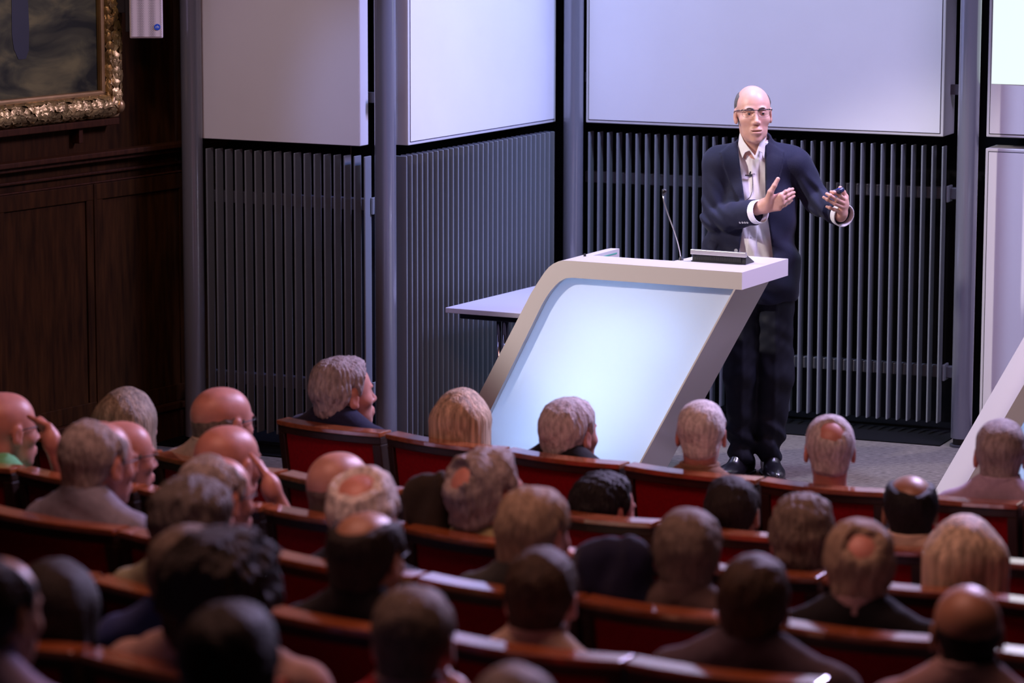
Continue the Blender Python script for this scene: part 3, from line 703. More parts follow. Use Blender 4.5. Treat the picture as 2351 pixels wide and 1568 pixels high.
PCOUNT = [0]
def sitter(label, row, cx, top, w, yaw, hair, hc, sk, cl, collar=None, pitch=0, roll=0, t=.010, fluff=.003, long=0, specs=False, body=None, arms=None, hand=None, dh=.27, clname='shirt', wid=1.0, cran=1.0, slump=0.0, dx=0.0, arms_w=None, lw=.094):
    PCOUNT[0] += 1; seed = PCOUNT[0]*7
    L = ledge(row, cx); Y = L[1]+dh; zr = ROWS[row][0]; S_ = F/(Y*math.cos(TH)+(CH-zr)*math.sin(TH))
    sc = w/S_/(.170 if hair != 'none' else .160); sc = min(max(sc, .90), 1.16)
    H = at(cx, top+(.122+t)*sc*S_, Y)
    R = rot(yaw, pitch, roll); by = 30+(yaw-30)*.3 if body is None else body; RB = rot(by)
    NB = H+R@np.array([0, -.045, -.110])*sc*.9+np.array([0, 0, .004-slump])+RB@np.array([dx, 0, 0])
    root = (NB[0], NB[1], zr-SEATH)
    if arms_w:
        arms = dict(arms or {})
        for q, e_ in arms_w.items(): l_ = (np.array(e_)-NB)@RB; arms[q] = (tuple(l_), tuple(l_+np.array([0, .01, .02])))
    T = empty('person', root, label, 'person', 'audience seated in the raked rows')
    def fh(P): return f_head(P, face=True)
    m_s = skin(sk)
    # body: head, neck, chest and hands as one surface
    Vh, Qh = nets(lambda P: f_head(P, True, cran=cran), (-.105, -.135, -.225), (.105, .135, .145), .0062)
    Vh = (Vh*sc)@R.T+H
    Vb, Qb = nets(lambda P: f_torso(P, wid, arms, bulk=-.014, fold=0), (-.40, -.25, -.60), (.40, .45, .12), .022)
    Vb = Vb@RB.T+NB; Qs = [Qh, Qb+len(Vh)]; Vs = [Vh, Vb]; nn = len(Vh)+len(Vb)
    if hand:
        for hd in hand:
            V, Q = nets(*hd); Vs.append(V); Qs.append(Q+nn); nn += len(V)
    b = build('body', np.concatenate(Vs), np.concatenate(Qs), m_s, T, smooth=True)
    if hair != 'none':
        lo = (-.125, -.145, -.10-long*1.3), (.125, .12, .165)
        mesh_sdf('hair', lambda P: f_hair(P, hair, t, fluff, seed, cran, long, lw), lo[0], lo[1], .0046 if row < 5 else .0055, hairm(hc, long > .08), T, R*sc, H)
    # clothing
    AW = arms or {}
    cm = cloth(cl)
    def fc(P):
        d = f_torso(P, wid, arms, .004, .0035, seed)
        return smax(d, -cap(P, (0, .0, .0), (0, -.002, .3), .064), .01)
    mesh_sdf(clname, fc, (-.42, -.27, -.62), (.42, .47, .12), .0115, cm, T, RB, NB)
    if collar:
        def fk(P):
            q = P.copy(); a = np.arctan2(P[:, 0], P[:, 1]); r = np.sqrt(P[:, 0]**2+(P[:, 1]+.004)**2)
            zz = P[:, 2]; rr = .070-.12*np.clip(zz, -.02, .06)
            d = np.maximum(np.abs(r-rr-.004)-.0045, np.abs(zz-.030)-.024); d = np.maximum(d, np.where(np.abs(a) < .35, .02, -.02))
            return d-.002
        mesh_sdf('collar', fk, (-.11, -.11, -.03), (.11, .11, .075), .005, cloth(collar), T, RB, NB)
    if specs: glasses(T, R, H, sc)
    legs_for(T, NB, RB, cloth('charcoal'))
    return T, H, R, NB, RB
def raised(cx, cy, Y, elbow, tips, r=.035, shrink=1.0):
    """hand held up beside the face: world-space hand mesh spec.  (cx, cy) wrist pixel, tips list of finger-end pixels, all at distance Y"""
    w = at(cx, cy, Y); el = np.array(elbow); F4 = []
    for i, (kx, ky, tx, ty) in enumerate(tips):
        k = at(kx, ky, Y+.012*i); e = at(tx, ty, Y+.05); m_ = (k+e)/2+np.array([.0, -.014, .004]); F4.append([k, m_, e])
    th = [w+(F4[0][0]-w)*.25+np.array([0, .02, 0]), w+(F4[0][0]-w)*.75+np.array([-.012, .045, .0]), F4[0][1]+np.array([-.0, .05, -.004])]
    fn = lambda P: smin(f_hand(P, w, F4, th, .013), cap(P, el, w, .040, .027), .02)
    allp = np.array([w, el]+[q for f in F4 for q in f]+th); return (fn, allp.min(0)-.06, allp.max(0)+.06, .006)

# front row
sitter('grey-haired man in a navy suit in profile, left end of the front row', 1, 792, 817, 116, 62, 'full', 'grey', 'pink', 'navy', 'white', pitch=6, t=.014, fluff=.005, clname='jacket', slump=-.035, wid=1.1)
sitter('woman with long straight blonde hair in the front row, before the glowing lectern', 1, 1062, 885, 112, 14, 'full', 'blonde', 'fair', 'brownolive', t=.013, long=.125, lw=.104)
sitter('short white-haired man in a black polo, in front of the glowing lectern', 1, 1308, 909, 118, 42, 'full', 'silver', 'pink', 'black', 'black', pitch=4, t=.011, slump=-.045, wid=1.12)
T4 = sitter('man with cropped white hair and tan collar with a striped tab', 1, 1610, 915, 116, 8, 'full', 'white', 'pink', 'tan', 'tan', t=.005, fluff=.002, slump=.04)
MB().box(T4[3]+np.array([-.0, -.082, .0]), (1, 0, 0), (0, 1, 0), (0, .2, 1), -.010, -.004, 0, .003, -.0, .045).build('collar_tab', mat('tab_white', (.6, .55, .5, 1), .8), T4[0])
MB().box(T4[3]+np.array([-.0, -.082, .0]), (1, 0, 0), (0, 1, 0), (0, .2, 1), -.004, .005, 0, .003, -.0, .045).build('collar_tab', mat('tab_red', (.35, .01, .02, 1), .8), T4[0])
sitter('man with cropped grey hair and pink crown, right of the speaker shoes', 1, 1905, 949, 118, 2, 'patch', 'silver', 'pink', 'tan', None, t=.006, fluff=.002, slump=.06)
sitter('man with cropped grey hair in a lilac shirt, front row at right edge', 1, 2297, 959, 122, 10, 'full', 'grey', 'pink', 'lilac', 'lilac', t=.006, fluff=.002)
# second row
sitter('bald man with dark glasses and beige shirt left of the front row', 2, 512, 882, 128, 48, 'fringe', 'greybrown', 'pink', 'beige', 'beige', t=.004, fluff=.001, specs=True, slump=-.02)
sitter('woman with long ash-blonde hair by the wood wall', 2, 296, 884, 120, 28, 'full', 'ashblonde', 'fair', 'white', t=.014, long=.15, lw=.102)
sitter('person with black hair in a loose top knot', 2, 1388, 1082, 126, 55, 'full', 'black', 'pink', 'black', t=.012, fluff=.006)
sitter('dark-haired man with receding crown, below the speaker shoes', 2, 1682, 1087, 126, 18, 'recede', 'dark', 'tan', 'black', t=.008, slump=.04)
sitter('man with black hair, bald top and cream collar', 2, 2089, 1082, 128, 3, 'bigcrown', 'black', 'olive', 'cream', 'cream', t=.008, fluff=.002)
# third row
e_ = at(158, 1116, 11.12)
sitter('bald man in a green polo holding his glasses with one hand', 3, 12, 889, 132, 52, 'none', 'grey', 'pink', 'green', None, specs=True, arms_w={1: e_}, hand=[raised(118, 1012, 11.08, tuple(e_), [(112, 978, 66, 956), (118, 985, 74, 962), (121, 993, 84, 972), (120, 1002, 96, 984)])])
sitter('balding man with glasses half hidden behind the man in the blue-grey shirt', 3, 283, 960, 126, 58, 'fringe', 'greybrown', 'pink', 'slate', None, specs=True, t=.004)
e_ = at(664, 1215, 10.62)
sitter('completely bald man resting his cheek on his hand', 3, 524, 964, 138, 40, 'none', 'grey', 'pink', 'slate', 'slate', arms_w={1: e_}, hand=[raised(622, 1120, 10.58, tuple(e_), [(612, 1092, 576, 1044), (620, 1094, 584, 1052), (626, 1100, 592, 1064), (630, 1108, 600, 1078)])])
sitter('bald man with dark top left of the white-haired man', 3, 780, 1030, 136, 38, 'fringe', 'greybrown', 'fair', 'black', 'black', t=.004, fluff=.001)
sitter('man with curly grey hair, pink crown, glasses and pale olive jumper', 3, 1122, 1028, 150, 52, 'patch', 'grey', 'pink', 'olive', None, t=.017, fluff=.007, specs=True, pitch=10)
sitter('man with wavy grey-brown hair, right of the middle, third row', 3, 1842, 1132, 142, 10, 'full', 'greybrown', 'pink', 'rose', None, t=.015, fluff=.006)
sitter('woman with a straight pale blonde bob', 3, 2214, 1172, 150, 2, 'full', 'paleblonde', 'fair', 'black', None, t=.016, long=.125, wid=.92, lw=.112)
# fourth row
sitter('grey-haired man with glasses in a blue-grey shirt', 4, 226, 957, 158, 44, 'recede', 'grey', 'pink', 'bluegrey', 'bluegrey', t=.007, specs=True, slump=-.01)
sitter('balding grey man with glasses just left of the raised hand', 4, 500, 1037, 146, 50, 'recede', 'grey', 'pink', 'slate', None, t=.010, fluff=.004, specs=True)
sitter('white-haired man with round pink crown', 4, 836, 1071, 152, 20, 'crown', 'white', 'pink', 'darkblue', None, t=.013, fluff=.004)
e_ = at(1392, 1392, 9.06)
sitter('fair-haired man in a dark plaid shirt with his hand at his chin', 4, 1228, 1116, 150, 38, 'full', 'sandy', 'pink', 'plaid', None, t=.012, fluff=.005, arms_w={1: e_}, hand=[raised(1352, 1320, 9.1, tuple(e_), [(1330, 1296, 1292, 1252), (1338, 1296, 1298, 1262), (1344, 1300, 1304, 1272), (1348, 1306, 1312, 1284)])])
sitter('man with thick grey-brown hair and grey collar, fourth row', 4, 1578, 1166, 150, 8, 'full', 'greybrown', 'pink', 'greytaupe', 'greytaupe', t=.012, fluff=.004)
sitter('fair-haired man with pink crown and black jumper over a pale collar', 4, 1972, 1191, 152, 2, 'patch', 'sandy', 'pink', 'black', 'rose', t=.014, fluff=.005, wid=1.12)
# fifth row
sitter('man with bushy dark grey hair, left, in front of the bald man', 5, 447, 1093, 168, 36, 'full', 'darkgrey', 'pink', 'sage', None, t=.014, fluff=.006, slump=-.02)
sitter('dark-haired man with large bald crown and glasses', 5, 842, 1160, 168, 26, 'bigcrown', 'dark', 'tan', 'black', 'black', t=.010, specs=True)
sitter('dark-haired man with pink collar, centre of the fifth row', 5, 1243, 1254, 166, 14, 'full', 'brown', 'pink', 'cream', 'blush', t=.010, wid=.9, slump=.0)
sitter('dark-haired man in a grey-plum top, right of the middle', 5, 1730, 1272, 164, 8, 'full', 'brown', 'pink', 'plum', None, t=.012, fluff=.005, wid=1.16, slump=-.01)
sitter('bald man with ears showing and grey-pink collar, right', 5, 2220, 1334, 170, 2, 'fringe', 'dark', 'tan', 'rose', 'rose', t=.004, fluff=.001)
# sixth row
sitter('person with dark straight hair at the lower left', 6, 134, 1272, 178, 20, 'full', 'dark', 'tan', 'black', None, t=.012, long=.07)
sitter('man with sandy grey hair mostly hidden behind big dark hair', 6, 432, 1200, 172, 24, 'full', 'greybrown', 'pink', 'blue', None, t=.008, dh=.55, slump=-.02)
sitter('person with a large mass of curly dark hair in a pale blush top', 6, 512, 1222, 208, 18, 'full', 'dark', 'tan', 'blush', None, t=.036, fluff=.012, slump=-.05, wid=1.3)
e_ = at(1085, 1640, 7.05)
sitter('man with grey-brown hair in a red top, hand by his ear', 6, 950, 1339, 192, 14, 'full', 'greybrown', 'pink', 'red', 'rose', t=.007, arms_w={1: e_}, hand=[raised(1045, 1590, 7.08, tuple(e_), [(1026, 1560, 1004, 1518), (1036, 1562, 1012, 1524), (1042, 1568, 1020, 1536), (1046, 1576, 1028, 1548)])])
# nearest row
sitter('person with dark hair at the left edge in a lavender shirt', 7, -14, 1262, 200, 36, 'recede', 'dark', 'tan', 'lavender', 'lavender', t=.010)
sitter('dark-haired head nearest the camera, overlapping the curly dark hair', 7, 528, 1378, 222, 8, 'full', 'dark', 'tan', 'charcoal', None, t=.012, slump=-.03)
sitter('grey-haired person whose crown just shows at the bottom edge', 7, 1180, 1524, 205, 8, 'full', 'grey', 'pink', 'charcoal', None, t=.010)

# ------------------------------------------------------------------ the speaker
SX, SY = 1.145, 15.45
spk = empty('person', (SX, SY, 0), 'standing speaker in navy suit and open white shirt, both hands raised behind the lectern', 'person')
SO = np.array([SX, SY, 0.])
def L(px, py, fy=0.0):                    # photo point on the speaker, fy metres nearer to the audience than his feet; feet-centred frame
    return at(px, py, SY-fy)-SO
HS, HC, HR = np.array([1.05, 1.075, 1.13]), np.array([-.021, -.045, 1.728]), rot(176, 4, 1.5)
NB = np.array([.0, .005, 1.515])
RS, RE, RW = np.array([-.182, .0, 1.497]), np.array([-.192, -.035, 1.235]), L(1738, 487, .235)
LS_, LE, LW = np.array([.188, .0, 1.492]), L(1877, 458, .0), L(1932, 492, .20)
def f_body(P, g=0.0):                     # trunk and sleeves of the suit, g = extra size
    d = smin(ell(P, (.0, .0, 1.30), (.185, .118, .22)), ell(P, (-.005, .005, 1.08), (.182, .120, .24)), .08)
    d = smin(d, ell(P, (.015, .01, .93), (.182, .125, .16)), .06)
    d = smin(d, cap(P, RS+(.02, 0, -.002), LS_+(-.02, 0, -.002), .076, .076), .05)
    d = smin(d, cap(P, NB+(-.035, .01, .035), RS+(.012, .0, .034), .050, .036), .022); d = smin(d, cap(P, NB+(.035, .01, .035), LS_+(-.012, .0, .034), .050, .036), .022)
    return d-g
def f_sleeves(P, g=0.0):
    def arm(S, E, W_, e1=1.0):
        q = W_-E; q = q/np.linalg.norm(q)
        d = smin(cap(P, S, E, .070, .062), cap(P, E, W_-q*.0, .066, .060), .012)
        return np.maximum(d, (P-(W_-q*.012))@q.astype(np.float32))
    return np.minimum(arm(RS, RE, RW), arm(LS_, LE, LW))-g
def poly_sd(P, pts):                      # signed distance to a polygon in the x-z plane, negative inside
    x, z = P[:, 0], P[:, 2]; d = np.full(len(P), 1e9, np.float32); s = np.ones(len(P)); n = len(pts)
    for i in range(n):
        ax, az = pts[i]; bx, bz = pts[i-1]; ex, ez = bx-ax, bz-az; wx_, wz_ = x-ax, z-az
        h = np.clip((wx_*ex+wz_*ez)/(ex*ex+ez*ez), 0, 1); d = np.minimum(d, (wx_-ex*h)**2+(wz_-ez*h)**2)
        c1, c2, c3 = z >= az, z < bz, ex*wz_ > ez*wx_
        s = np.where((c1 & c2 & c3) | (~c1 & ~c2 & ~c3), -s, s)
    return s*np.sqrt(d)
px2 = lambda *q: [tuple(L(a, b, .12)[[0, 2]]) for a, b in q]
OPEN = px2((1689, 280), (1694, 318), (1700, 380), (1706, 430), (1711, 475), (1708, 510), (1702, 545), (1697, 580), (1696, 600), (1775, 600), (1775, 585), (1769, 540), (1763, 500), (1758, 460), (1758, 400), (1758, 318), (1762, 280))
LAP_L = px2((1696, 322), (1684, 330), (1668, 343), (1655, 352), (1663, 385), (1680, 430), (1698, 465), (1712, 482), (1706, 430), (1700, 380))
LAP_R = px2((1757, 322), (1770, 330), (1788, 342), (1802, 350), (1797, 385), (1783, 430), (1768, 462), (1757, 478), (1757, 400))
FLAP = px2((1618, 550), (1650, 562), (1640, 580), (1612, 567))
def f_jacket(P):
    front = np.clip(-P[:, 1]/.05, 0, 1)
    d = f_body(P, .010)
    hem = cap(P, (.0, .02, .98), (.015, .02, .90), .15, .16); hem = rbox(P, (.0, .01, .97), (.205, .125, .16), .10)
    d = smin(d, hem, .05)
    d = smin(d, ell(P, (-.195, -.01, 1.09), (.05, .08, .10)), .05)                   # flare of the jacket under the raised forearm
    d = np.maximum(d, .845+.02*np.clip(P[:, 0]*4, -1, 1)*0-P[:, 2])
    d = d-.005*wob(P, 11, 3)-.004*np.sin(P[:, 2]*38+P[:, 0]*30+2*wob(P, 7, 5))*np.clip((1.35-P[:, 2])*5, 0, 1)
    for pg in (LAP_L, LAP_R):
        k = np.clip(-poly_sd(P, pg)/.004+.5, 0, 1)*front; d = d-.012*k
    k = np.clip(-poly_sd(P, FLAP)/.003+.5, 0, 1)*front; d = d-.004*k
    notch = np.minimum(cap(P, L(1665, 345, .15), L(1680, 349, .15), .004), cap(P, L(1795, 345, .15), L(1780, 349, .15), .004)); d = np.maximum(d, -(notch))
    jc = cap(P, NB+(.0, .006, -.02), NB+(-.006, .0, .10), .094, .076); jc = np.maximum(jc, P[:, 2]-(NB[2]+.108+P[:, 1]*.35)); d = smin(d, jc, .03)
    d = np.maximum(d, -cap(P, NB+(-.006, -.012, -.03), NB+(-.012, -.02, .2), .067, .070))
    op = poly_sd(P, OPEN); d = np.maximum(d, -np.maximum(op, P[:, 1]+.005))
    s = f_sleeves(P)
    tE = np.exp(-((P-RE.astype(np.float32))**2).sum(1)/.012); tL = np.exp(-((P-LE.astype(np.float32))**2).sum(1)/.014)
    s = s-.0045*wob(P, 16, 8)-.009*(tE+tL)*np.sin((P[:, 0]+P[:, 2]*.8)*95+2*wob(P, 12, 9))
    return smin(d, s, .018)
def f_shirt(P):
    d = f_body(P, -.008); d = np.maximum(d, .93-P[:, 2])
    st_ = np.maximum(cap(P, NB+(-.004, -.012, -.03), NB+(-.008, -.024, .12), .070, .067), P[:, 2]-(NB[2]+.085)); d = smin(d, st_, .02)
    d = np.maximum(d, -cap(P, NB+(-.006, -.016, .0), NB+(-.012, -.025, .2), .0545, .058))
    v = poly_sd(P, px2((1700, 300), (1708, 325), (1721, 346), (1735, 366), (1742, 346), (1750, 322), (1753, 300))); d = np.maximum(d, -np.maximum(v, P[:, 1]+.02))       # open neck
    d = d-.0032*wob(P*np.array([1, 1, .5], np.float32), 26, 21)-.003*np.sin((P[:, 0]*1.2+P[:, 2]*.5)*75+3*wob(P, 10, 22))
    pl = np.clip(-poly_sd(P, px2((1727, 366), (1745, 366), (1742, 470), (1734, 600), (1714, 600), (1722, 470)))/.002+.5, 0, 1); return d-.0022*pl*(P[:, 1] < -.03)
def f_collar(P):
    front = P[:, 1] < .02
    k1 = poly_sd(P, px2((1686, 290), (1694, 330), (1706, 366), (1712, 352), (1722, 347), (1734, 367), (1738, 364), (1723, 344), (1710, 327), (1702, 308), (1700, 290)))
    k2 = poly_sd(P, px2((1762, 290), (1758, 335), (1755, 366), (1750, 352), (1743, 348), (1737, 366), (1733, 362), (1743, 334), (1749, 312), (1751, 290)))
    cone = cap(P, NB+(-.002, -.018, -.06), NB+(-.006, -.028, .10), .100, .074)
    d = np.abs(cone)-.0036
    w = np.where(front, np.minimum(k1, k2), np.abs(P[:, 2]-(NB[2]+.05))-.06)
    return np.maximum(d, w)
CF = lambda E, W_, P: None
def f_cuff(W_, E):
    q = (W_-E)/np.linalg.norm(W_-E)
    def fn(P):
        t_ = (P-W_)@q.astype(np.float32); c = cap(P, W_-q*.06, W_+q*.03, .055, .054)
        return np.maximum(np.abs(c+.002)-.003, np.abs(t_)-.018)
    return fn
def f_trousers(P):
    a, b = .085, .052
    d = smin(cap(P, (-.070, .01, .92), (-.060, -.02, .50), .098, .074), cap(P, (-.060, -.02, .50), (-.045, .015, .12), .074, .064), .03)
    e = smin(cap(P, (.090, .01, .92), (.100, -.01, .50), .102, .086), cap(P, (.100, -.01, .50), (.078, .015, .12), .086, .068), .03)
    d = smin(d, e, .02); d = smin(d, ell(P, (.008, .01, .95), (.165, .115, .12)), .05)
    br = np.clip((.34-P[:, 2])/.28, 0, 1)
    d = d-.007*wob(P, 13, 31)-.004*wob(P, 30, 37)-(.002+.012*br)*np.sin(P[:, 2]*52+P[:, 0]*22+3.5*wob(P, 9, 33))
    crease = np.exp(-((P[:, 0]+.058)/.012)**2)+np.exp(-((P[:, 0]-.096)/.012)**2); d = d-.005*crease*(P[:, 1] < 0)
    return np.maximum(d, .062+.02*P[:, 1]*4-P[:, 2])
def f_shoe(c, yaw):
    Rz = np.array(Matrix.Rotation(math.radians(yaw), 3, 'Z'))
    def fn(P):
        q = (P-np.array(c, np.float32))@Rz.astype(np.float32)
        d = smin(ell(q, (0, -.085, .032), (.052, .130, .045)), ell(q, (0, .075, .045), (.042, .065, .060)), .03)
        d = smin(d, ell(q, (0, -.01, .075), (.036, .06, .042)), .03); d = smax(d, .004-q[:, 2], .006)
        sole = np.maximum(np.maximum(ell(q, (0, -.075, .008), (.052, .122, .05)), 0)*0+rbox(q, (0, -.04, .008), (.050, .168, .008), .007), ell(q, (0, -.04, .01), (.063, .190, .10)))
        return np.minimum(d, sole)
    return fn
def sadd(name, fn, lo, hi, h, m, parent=spk, R=None, T=None, label=None): 
    return mesh_sdf(name, fn, lo, hi, h, m, parent, R, (np.zeros(3) if T is None else np.asarray(T))+SO, label)
# hands
Hr = [[L(1792, 448, .285), L(1804, 440, .275), L(1813, 436, .250), L(1820, 434, .232)],
      [L(1795, 456.5, .285), L(1807, 449, .272), L(1816, 444, .247), L(1823, 442, .228)],
      [L(1796, 467, .280), L(1808, 459, .266), L(1817, 453, .243), L(1823, 450, .226)],
      [L(1789, 478, .270), L(1802, 471, .256), L(1811, 465, .238), L(1818, 460, .224)]]
Tr = [L(1762, 462, .275), L(1769, 441, .290), L(1778, 426, .292), L(1786, 411, .288)]
Wr = L(1751, 474, .245)
Hl = [[L(1940, 458, .235), L(1928, 449, .275), L(1915, 442, .285), L(1908, 440.5, .275)],
      [L(1938, 467, .240), L(1921, 458, .285), L(1906, 449, .295), L(1898, 445, .287)],
      [L(1935, 476, .240), L(1917, 468, .283), L(1900, 458, .290), L(1891, 453, .283)],
      [L(1928, 485, .235), L(1915, 481, .268), L(1905, 477, .276), L(1898, 474.5, .272)]]
Tl = [L(1941, 470, .215), L(1941, 452, .205), L(1936, 441, .215), L(1929, 431.5, .235)]
Wl = L(1931, 492, .210)
fr_ = lambda P: smin(f_hand(P, Wr, Hr, Tr, .0145), cap(P, RE*.3+RW*.7, Wr+(Hr[1][0]-Wr)*.2, .030, .029), .015)
fl_ = lambda P: smin(f_hand(P, Wl, Hl, Tl, .0135), cap(P, LE*.25+LW*.75, Wl, .027, .026), .015)
parts = [nets(lambda P: f_head(P, True, jaw=1.04, mouth=.0028), (-.105, -.135, -.19), (.105, .135, .135), .0024)]
parts[0] = ((parts[0][0]*HS)@HR.T+HC, parts[0][1])
parts.append(nets(lambda P: smin(cap(P, NB+(-.010, -.02, .12), NB+(-.002, .010, -.03), .056, .050), f_body(P, -.024), .02), (-.30, -.2, .85), (.30, .2, 1.68), .012))
for fn, pts, w_ in ((fr_, Hr, Wr), (fl_, Hl, Wl)):
    A_ = np.array([q for f in pts for q in f]+[w_]+(Tr if fn is fr_ else Tl)); parts.append(nets(fn, A_.min(0)-.07, A_.max(0)+.03, .0024))
Vs, Qs, n_ = [], [], 0
for V, Q in parts: Vs.append(V+SO); Qs.append(Q+n_); n_ += len(V)
msk = mat('speaker_skin', (.60, .33, .26, 1), .42, spec=.4, noise=.10, nscale=18, sss=.15, bump=.05, bscale=300)
body = build('body', np.concatenate(Vs), np.concatenate(Qs), msk, spk, smooth=True)
hp = lambda p: HR@(np.array(p)*HS)+HC+SO
def f_spkhair(P):
    base = smin(ell(P, (0, -.018, .036), (.0755, .095, .083)), ell(P, (0, .030, .030), (.066, .060, .072)), .03)
    base = smin(base, ell(P, (0, -.05, -.045), (.054, .047, .052)), .03)
    y, z = P[:, 1], P[:, 2]; g = np.interp(y, HL_Y, [-.080, -.078, -.066, -.040, .022, .026, .030, .20, .3, .3, .3])-z
    g = np.maximum(g, -ell(P, (0, .045, .120), (.066, .115, .080)))
    k = np.clip(-g/.02, 0, 1); A = np.arctan2(P[:, 0], P[:, 1]+.02)
    return np.maximum(base-(.0040+.0012*np.sin(A*50+4*wob(P, 30, 2)))*k+.002*(1-k), g*.7)
sadd('hair', f_spkhair, (-.12, -.14, -.11), (.12, .12, .15), .003, mat('hair_speaker', (.10, .09, .085, 1), .6, noise=.3, nscale=80, bump=.5, bscale=200), R=HR*HS, T=HC)
# face details
for s in (-1, 1):
    c = hp((s*.0308, .0772, .0048)); m = MB(); V, Q = nets(lambda P: ell(P, (0, 0, 0), (.0112,)*3), (-.014,)*3, (.014,)*3, .0022)
    eye = build('eye', V+c, Q, mat('eye_white', (.50, .44, .42, 1), .2), spk, smooth=True)
    gz = HR@np.array([-.12, 1, -.08]); gz /= np.linalg.norm(gz)
    MB().disc(c+gz*.0098, gz, .0052, .0016, 16).build('iris', mat('iris', (.03, .035, .045, 1), .2), eye)
    V = []; bp = [hp((s*(.012+.040*u), .0985-.020*u*u-.006*(u > .8), .0265+.006*math.sin(PI*min(u*1.1, 1))-.002*u-.0035)) for u in np.linspace(0, 1, 7)]
    MB().tube(bp, [.0022, .0034, .0036, .0034, .003, .0024, .0012], 8).build('eyebrow', mat('brow', (.09, .06, .05, 1), .8), spk, smooth=True)
MB().tube([hp((.024*q, .0960-.014*q*q-.001, -.0592+.0010*abs(q)-.0028*(abs(q) > .9))) for q in np.linspace(-1, 1, 9)], [.0006, .0012, .0016, .0018, .0014, .0018, .0016, .0012, .0006], 8).tube(
    [hp((.021*q, .0955-.012*q*q-.001, -.0785+.0055*q*q)) for q in np.linspace(-1, 1, 9)], [.0006, .0012, .0018, .0022, .0024, .0022, .0018, .0012, .0006], 8).build('lips', mat('lips', (.46, .19, .16, 1), .45), spk, smooth=True)
glasses(spk, HR, HC+SO+HR@np.array([0, .002, .003]), HS*1.02, mat('glasses_frame', (.02, .018, .03, 1), .25, metal=.4))
# clothes
M_suit = mat('navy_suit', (.012, .013, .033, 1), .75, spec=.2, noise=.10, nscale=220, bump=.12, bscale=300, sheen=.06)
M_trs = mat('navy_trousers', (.006, .007, .015, 1), .65, spec=.25, sheen=.0, noise=.1, nscale=120)
M_shirt = mat('white_shirt', (.80, .78, .80, 1), .75, noise=.03, nscale=60, bump=.05, bscale=120)
jk = sadd('jacket', f_jacket, (-.34, -.36, .82), (.50, .17, 1.68), .0052, M_suit)
sh = sadd('shirt', f_shirt, (-.22, -.16, .92), (.22, .16, 1.62), .0036, M_shirt)
sadd('collar', f_collar, (-.12, -.13, 1.42), (.12, .12, 1.67), .0024, M_shirt, sh)
for E_, W_, hd in ((RE, RW, 1), (LE, LW, 0)):
    sadd('cuff', f_cuff(W_+(W_-E_)/np.linalg.norm(W_-E_)*.006, E_), W_-.085, W_+.085, .0026, M_shirt, sh)
sadd('trousers', f_trousers, (-.25, -.16, .04), (.27, .17, 1.05), .0065, M_trs)
M_shoe = mat('shoe_leather', (.008, .007, .010, 1), .33, coat=.2)
sadd('shoe', f_shoe((-.062, .0, 0), -30), (-.27, -.26, -.01), (.06, .18, .16), .0045, M_shoe)
sadd('shoe', f_shoe((.092, .0, 0), 4), (.0, -.27, -.01), (.22, .18, .16), .0045, M_shoe)
m = MB()
def button(name, px, py, fy, r, mm, parent, n=(0, -1, .1)):
    c = L(px, py, fy)+SO; MB().disc(c, n, r, .003, 16).build(name, mm, parent)
def front_y(fn, x, z, y0=-.45, y1=.1):     # where a forward ray meets a garment
    ys = np.linspace(y0, y1, 220); P = np.stack([np.full(220, x), ys, np.full(220, z)], 1).astype(np.float32)
    d = fn(P); i = np.argmax(d < 0); return ys[i] if d[i] < 0 else 0
def on(fn, px, py):
    y = -.13
    for _ in range(4): q = L(px, py, -y); y = front_y(fn, q[0], q[2])
    return L(px, py, -y)+SO
M_btn = mat('button_grey', (.42, .44, .46, 1), .3); M_btnw = mat('button_pearl', (.55, .55, .56, 1), .3)
for x in (1699, 1705, 1710.5, 1716): MB().disc(on(f_jacket, x, 510.5)+(0, .001, 0), (0, -1, -.2), .0052, .004, 14).build('sleeve_button', M_btn, jk)
MB().disc(on(f_jacket, 1690, 575)+(0, .001, 0), (-.2, -1, 0), .0085, .005, 18).build('front_button', M_btn, jk)
for x, y in ((1731, 400), (1729, 425), (1724, 545)): MB().disc(on(f_shirt, x, y)+(0, .001, 0), (0, -1, 0), .005, .003, 14).build('shirt_button', M_btnw, sh)
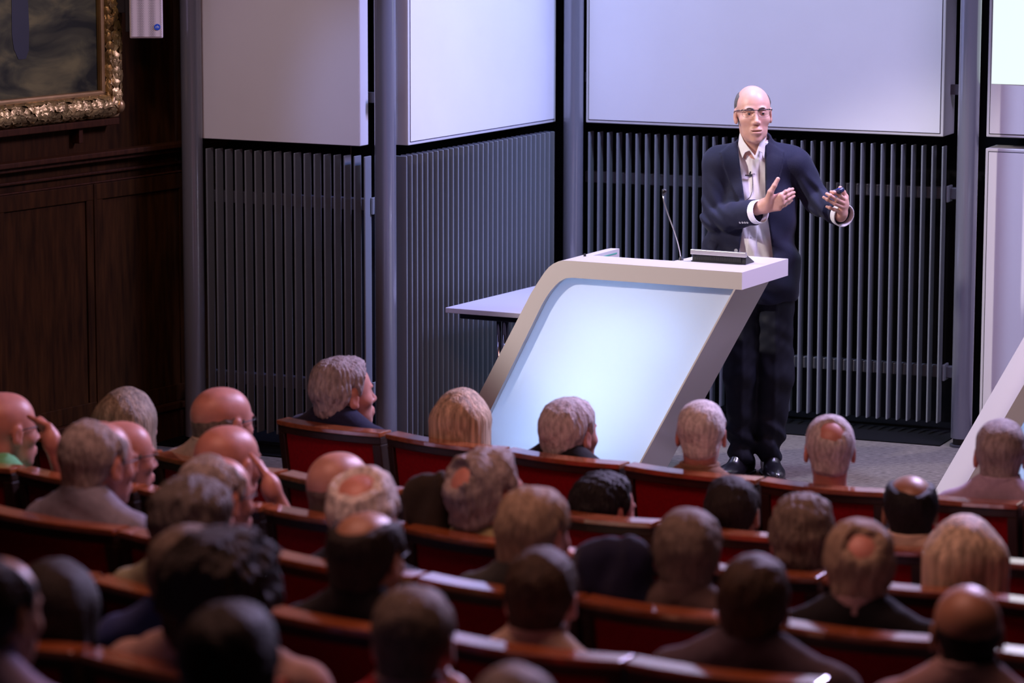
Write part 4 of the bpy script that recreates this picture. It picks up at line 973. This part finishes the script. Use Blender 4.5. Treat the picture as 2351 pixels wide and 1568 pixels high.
# clip microphone and remote
c = on(f_shirt, 1723, 402); mc_ = empty('clip_microphone', c, 'tiny black clip microphone with cable on the white shirt front', 'microphone')
MB().tube([c+(-.026, -.008, .0), c+(.002, -.010, -.001)], .0032, 8).tube([c+(.002, -.010, -.001), c+(.006, -.012, .004)], .005, 8).build('clip', M_blackp, mc_)
MB().tube([c+(-.004, -.012, .004), c+(-.001, -.016, .018)], .0038, 8).build('capsule', M_blackp, mc_)
MB().tube([on(f_shirt, a, b)+(0, -.004, 0) for a, b in ((1727, 404), (1728, 420), (1727, 440), (1722, 452), (1712, 461))], .0013, 6).build('cable', M_blackp, mc_)
c0 = L(1921, 440, .262)+SO; rc = empty('presenter_remote', c0, 'small dark blue presenter remote held in the speaker raised hand', 'remote control')
V, Q = nets(lambda P: rbox(P, (0, 0, 0), (.017, .045, .011), .008), (-.03, -.06, -.03), (.03, .06, .03), .004)
RR = np.array(Matrix.Rotation(math.radians(-28), 3, 'Y') @ Matrix.Rotation(math.radians(35), 3, 'Z')); build('casing', V@RR.T+c0, Q, mat('remote_blue', (.015, .018, .06, 1), .35), rc, smooth=True)
MB().disc(c0+RR@np.array([0, -.02, .010]), RR@np.array([0, 0, 1.]), .006, .003, 14).build('button', mat('remote_button', (.05, .05, .4, 1), .3), rc)

# clothes lying over seats
def heap(name, label, row, x0, x1, top_px, dh, m, h=.5):
    A_, B_ = ledge(row, x0), ledge(row, x1); Y_ = (A_[1]+B_[1])/2+dh; S_ = F/Y_
    c = at((x0+x1)/2, top_px, Y_); w_ = abs(x1-x0)/S_/2; RR_ = rot(29)
    def fn(P):
        q = P@RR_.astype(np.float32)
        d = smin(rbox(q, (0, 0, -h/2), (w_, .055, h/2), .05), cap(q, (-w_*.7, .0, -.03), (w_*.5, .0, .0), .055, .045), .04)
        d = smin(d, ell(q, (w_*.3, .06, -h*.9), (w_*.9, .16, .12)), .06)
        return d-.010*wob(q*np.array([1.6, 1, .6], np.float32), 17, 5)-.005*np.sin(q[:, 0]*60+4*wob(q, 8, 6))
    V, Q = nets(fn, (-w_-.16, -.3, -h-.2), (w_+.16, .34, .14), .012)
    o = build(name, V+c, Q, m, None, smooth=True, loc=(c[0], c[1], c[2]-h)); tag(o, label, 'coat')
heap('coat', 'dark brown coat over the seat left of the olive jumper', 3, 935, 1050, 1112, .19, cloth('brownolive'))
heap('coat', 'dark navy jacket over the seat beside the raised hand', 4, 1325, 1510, 1262, .19, cloth('navy'))
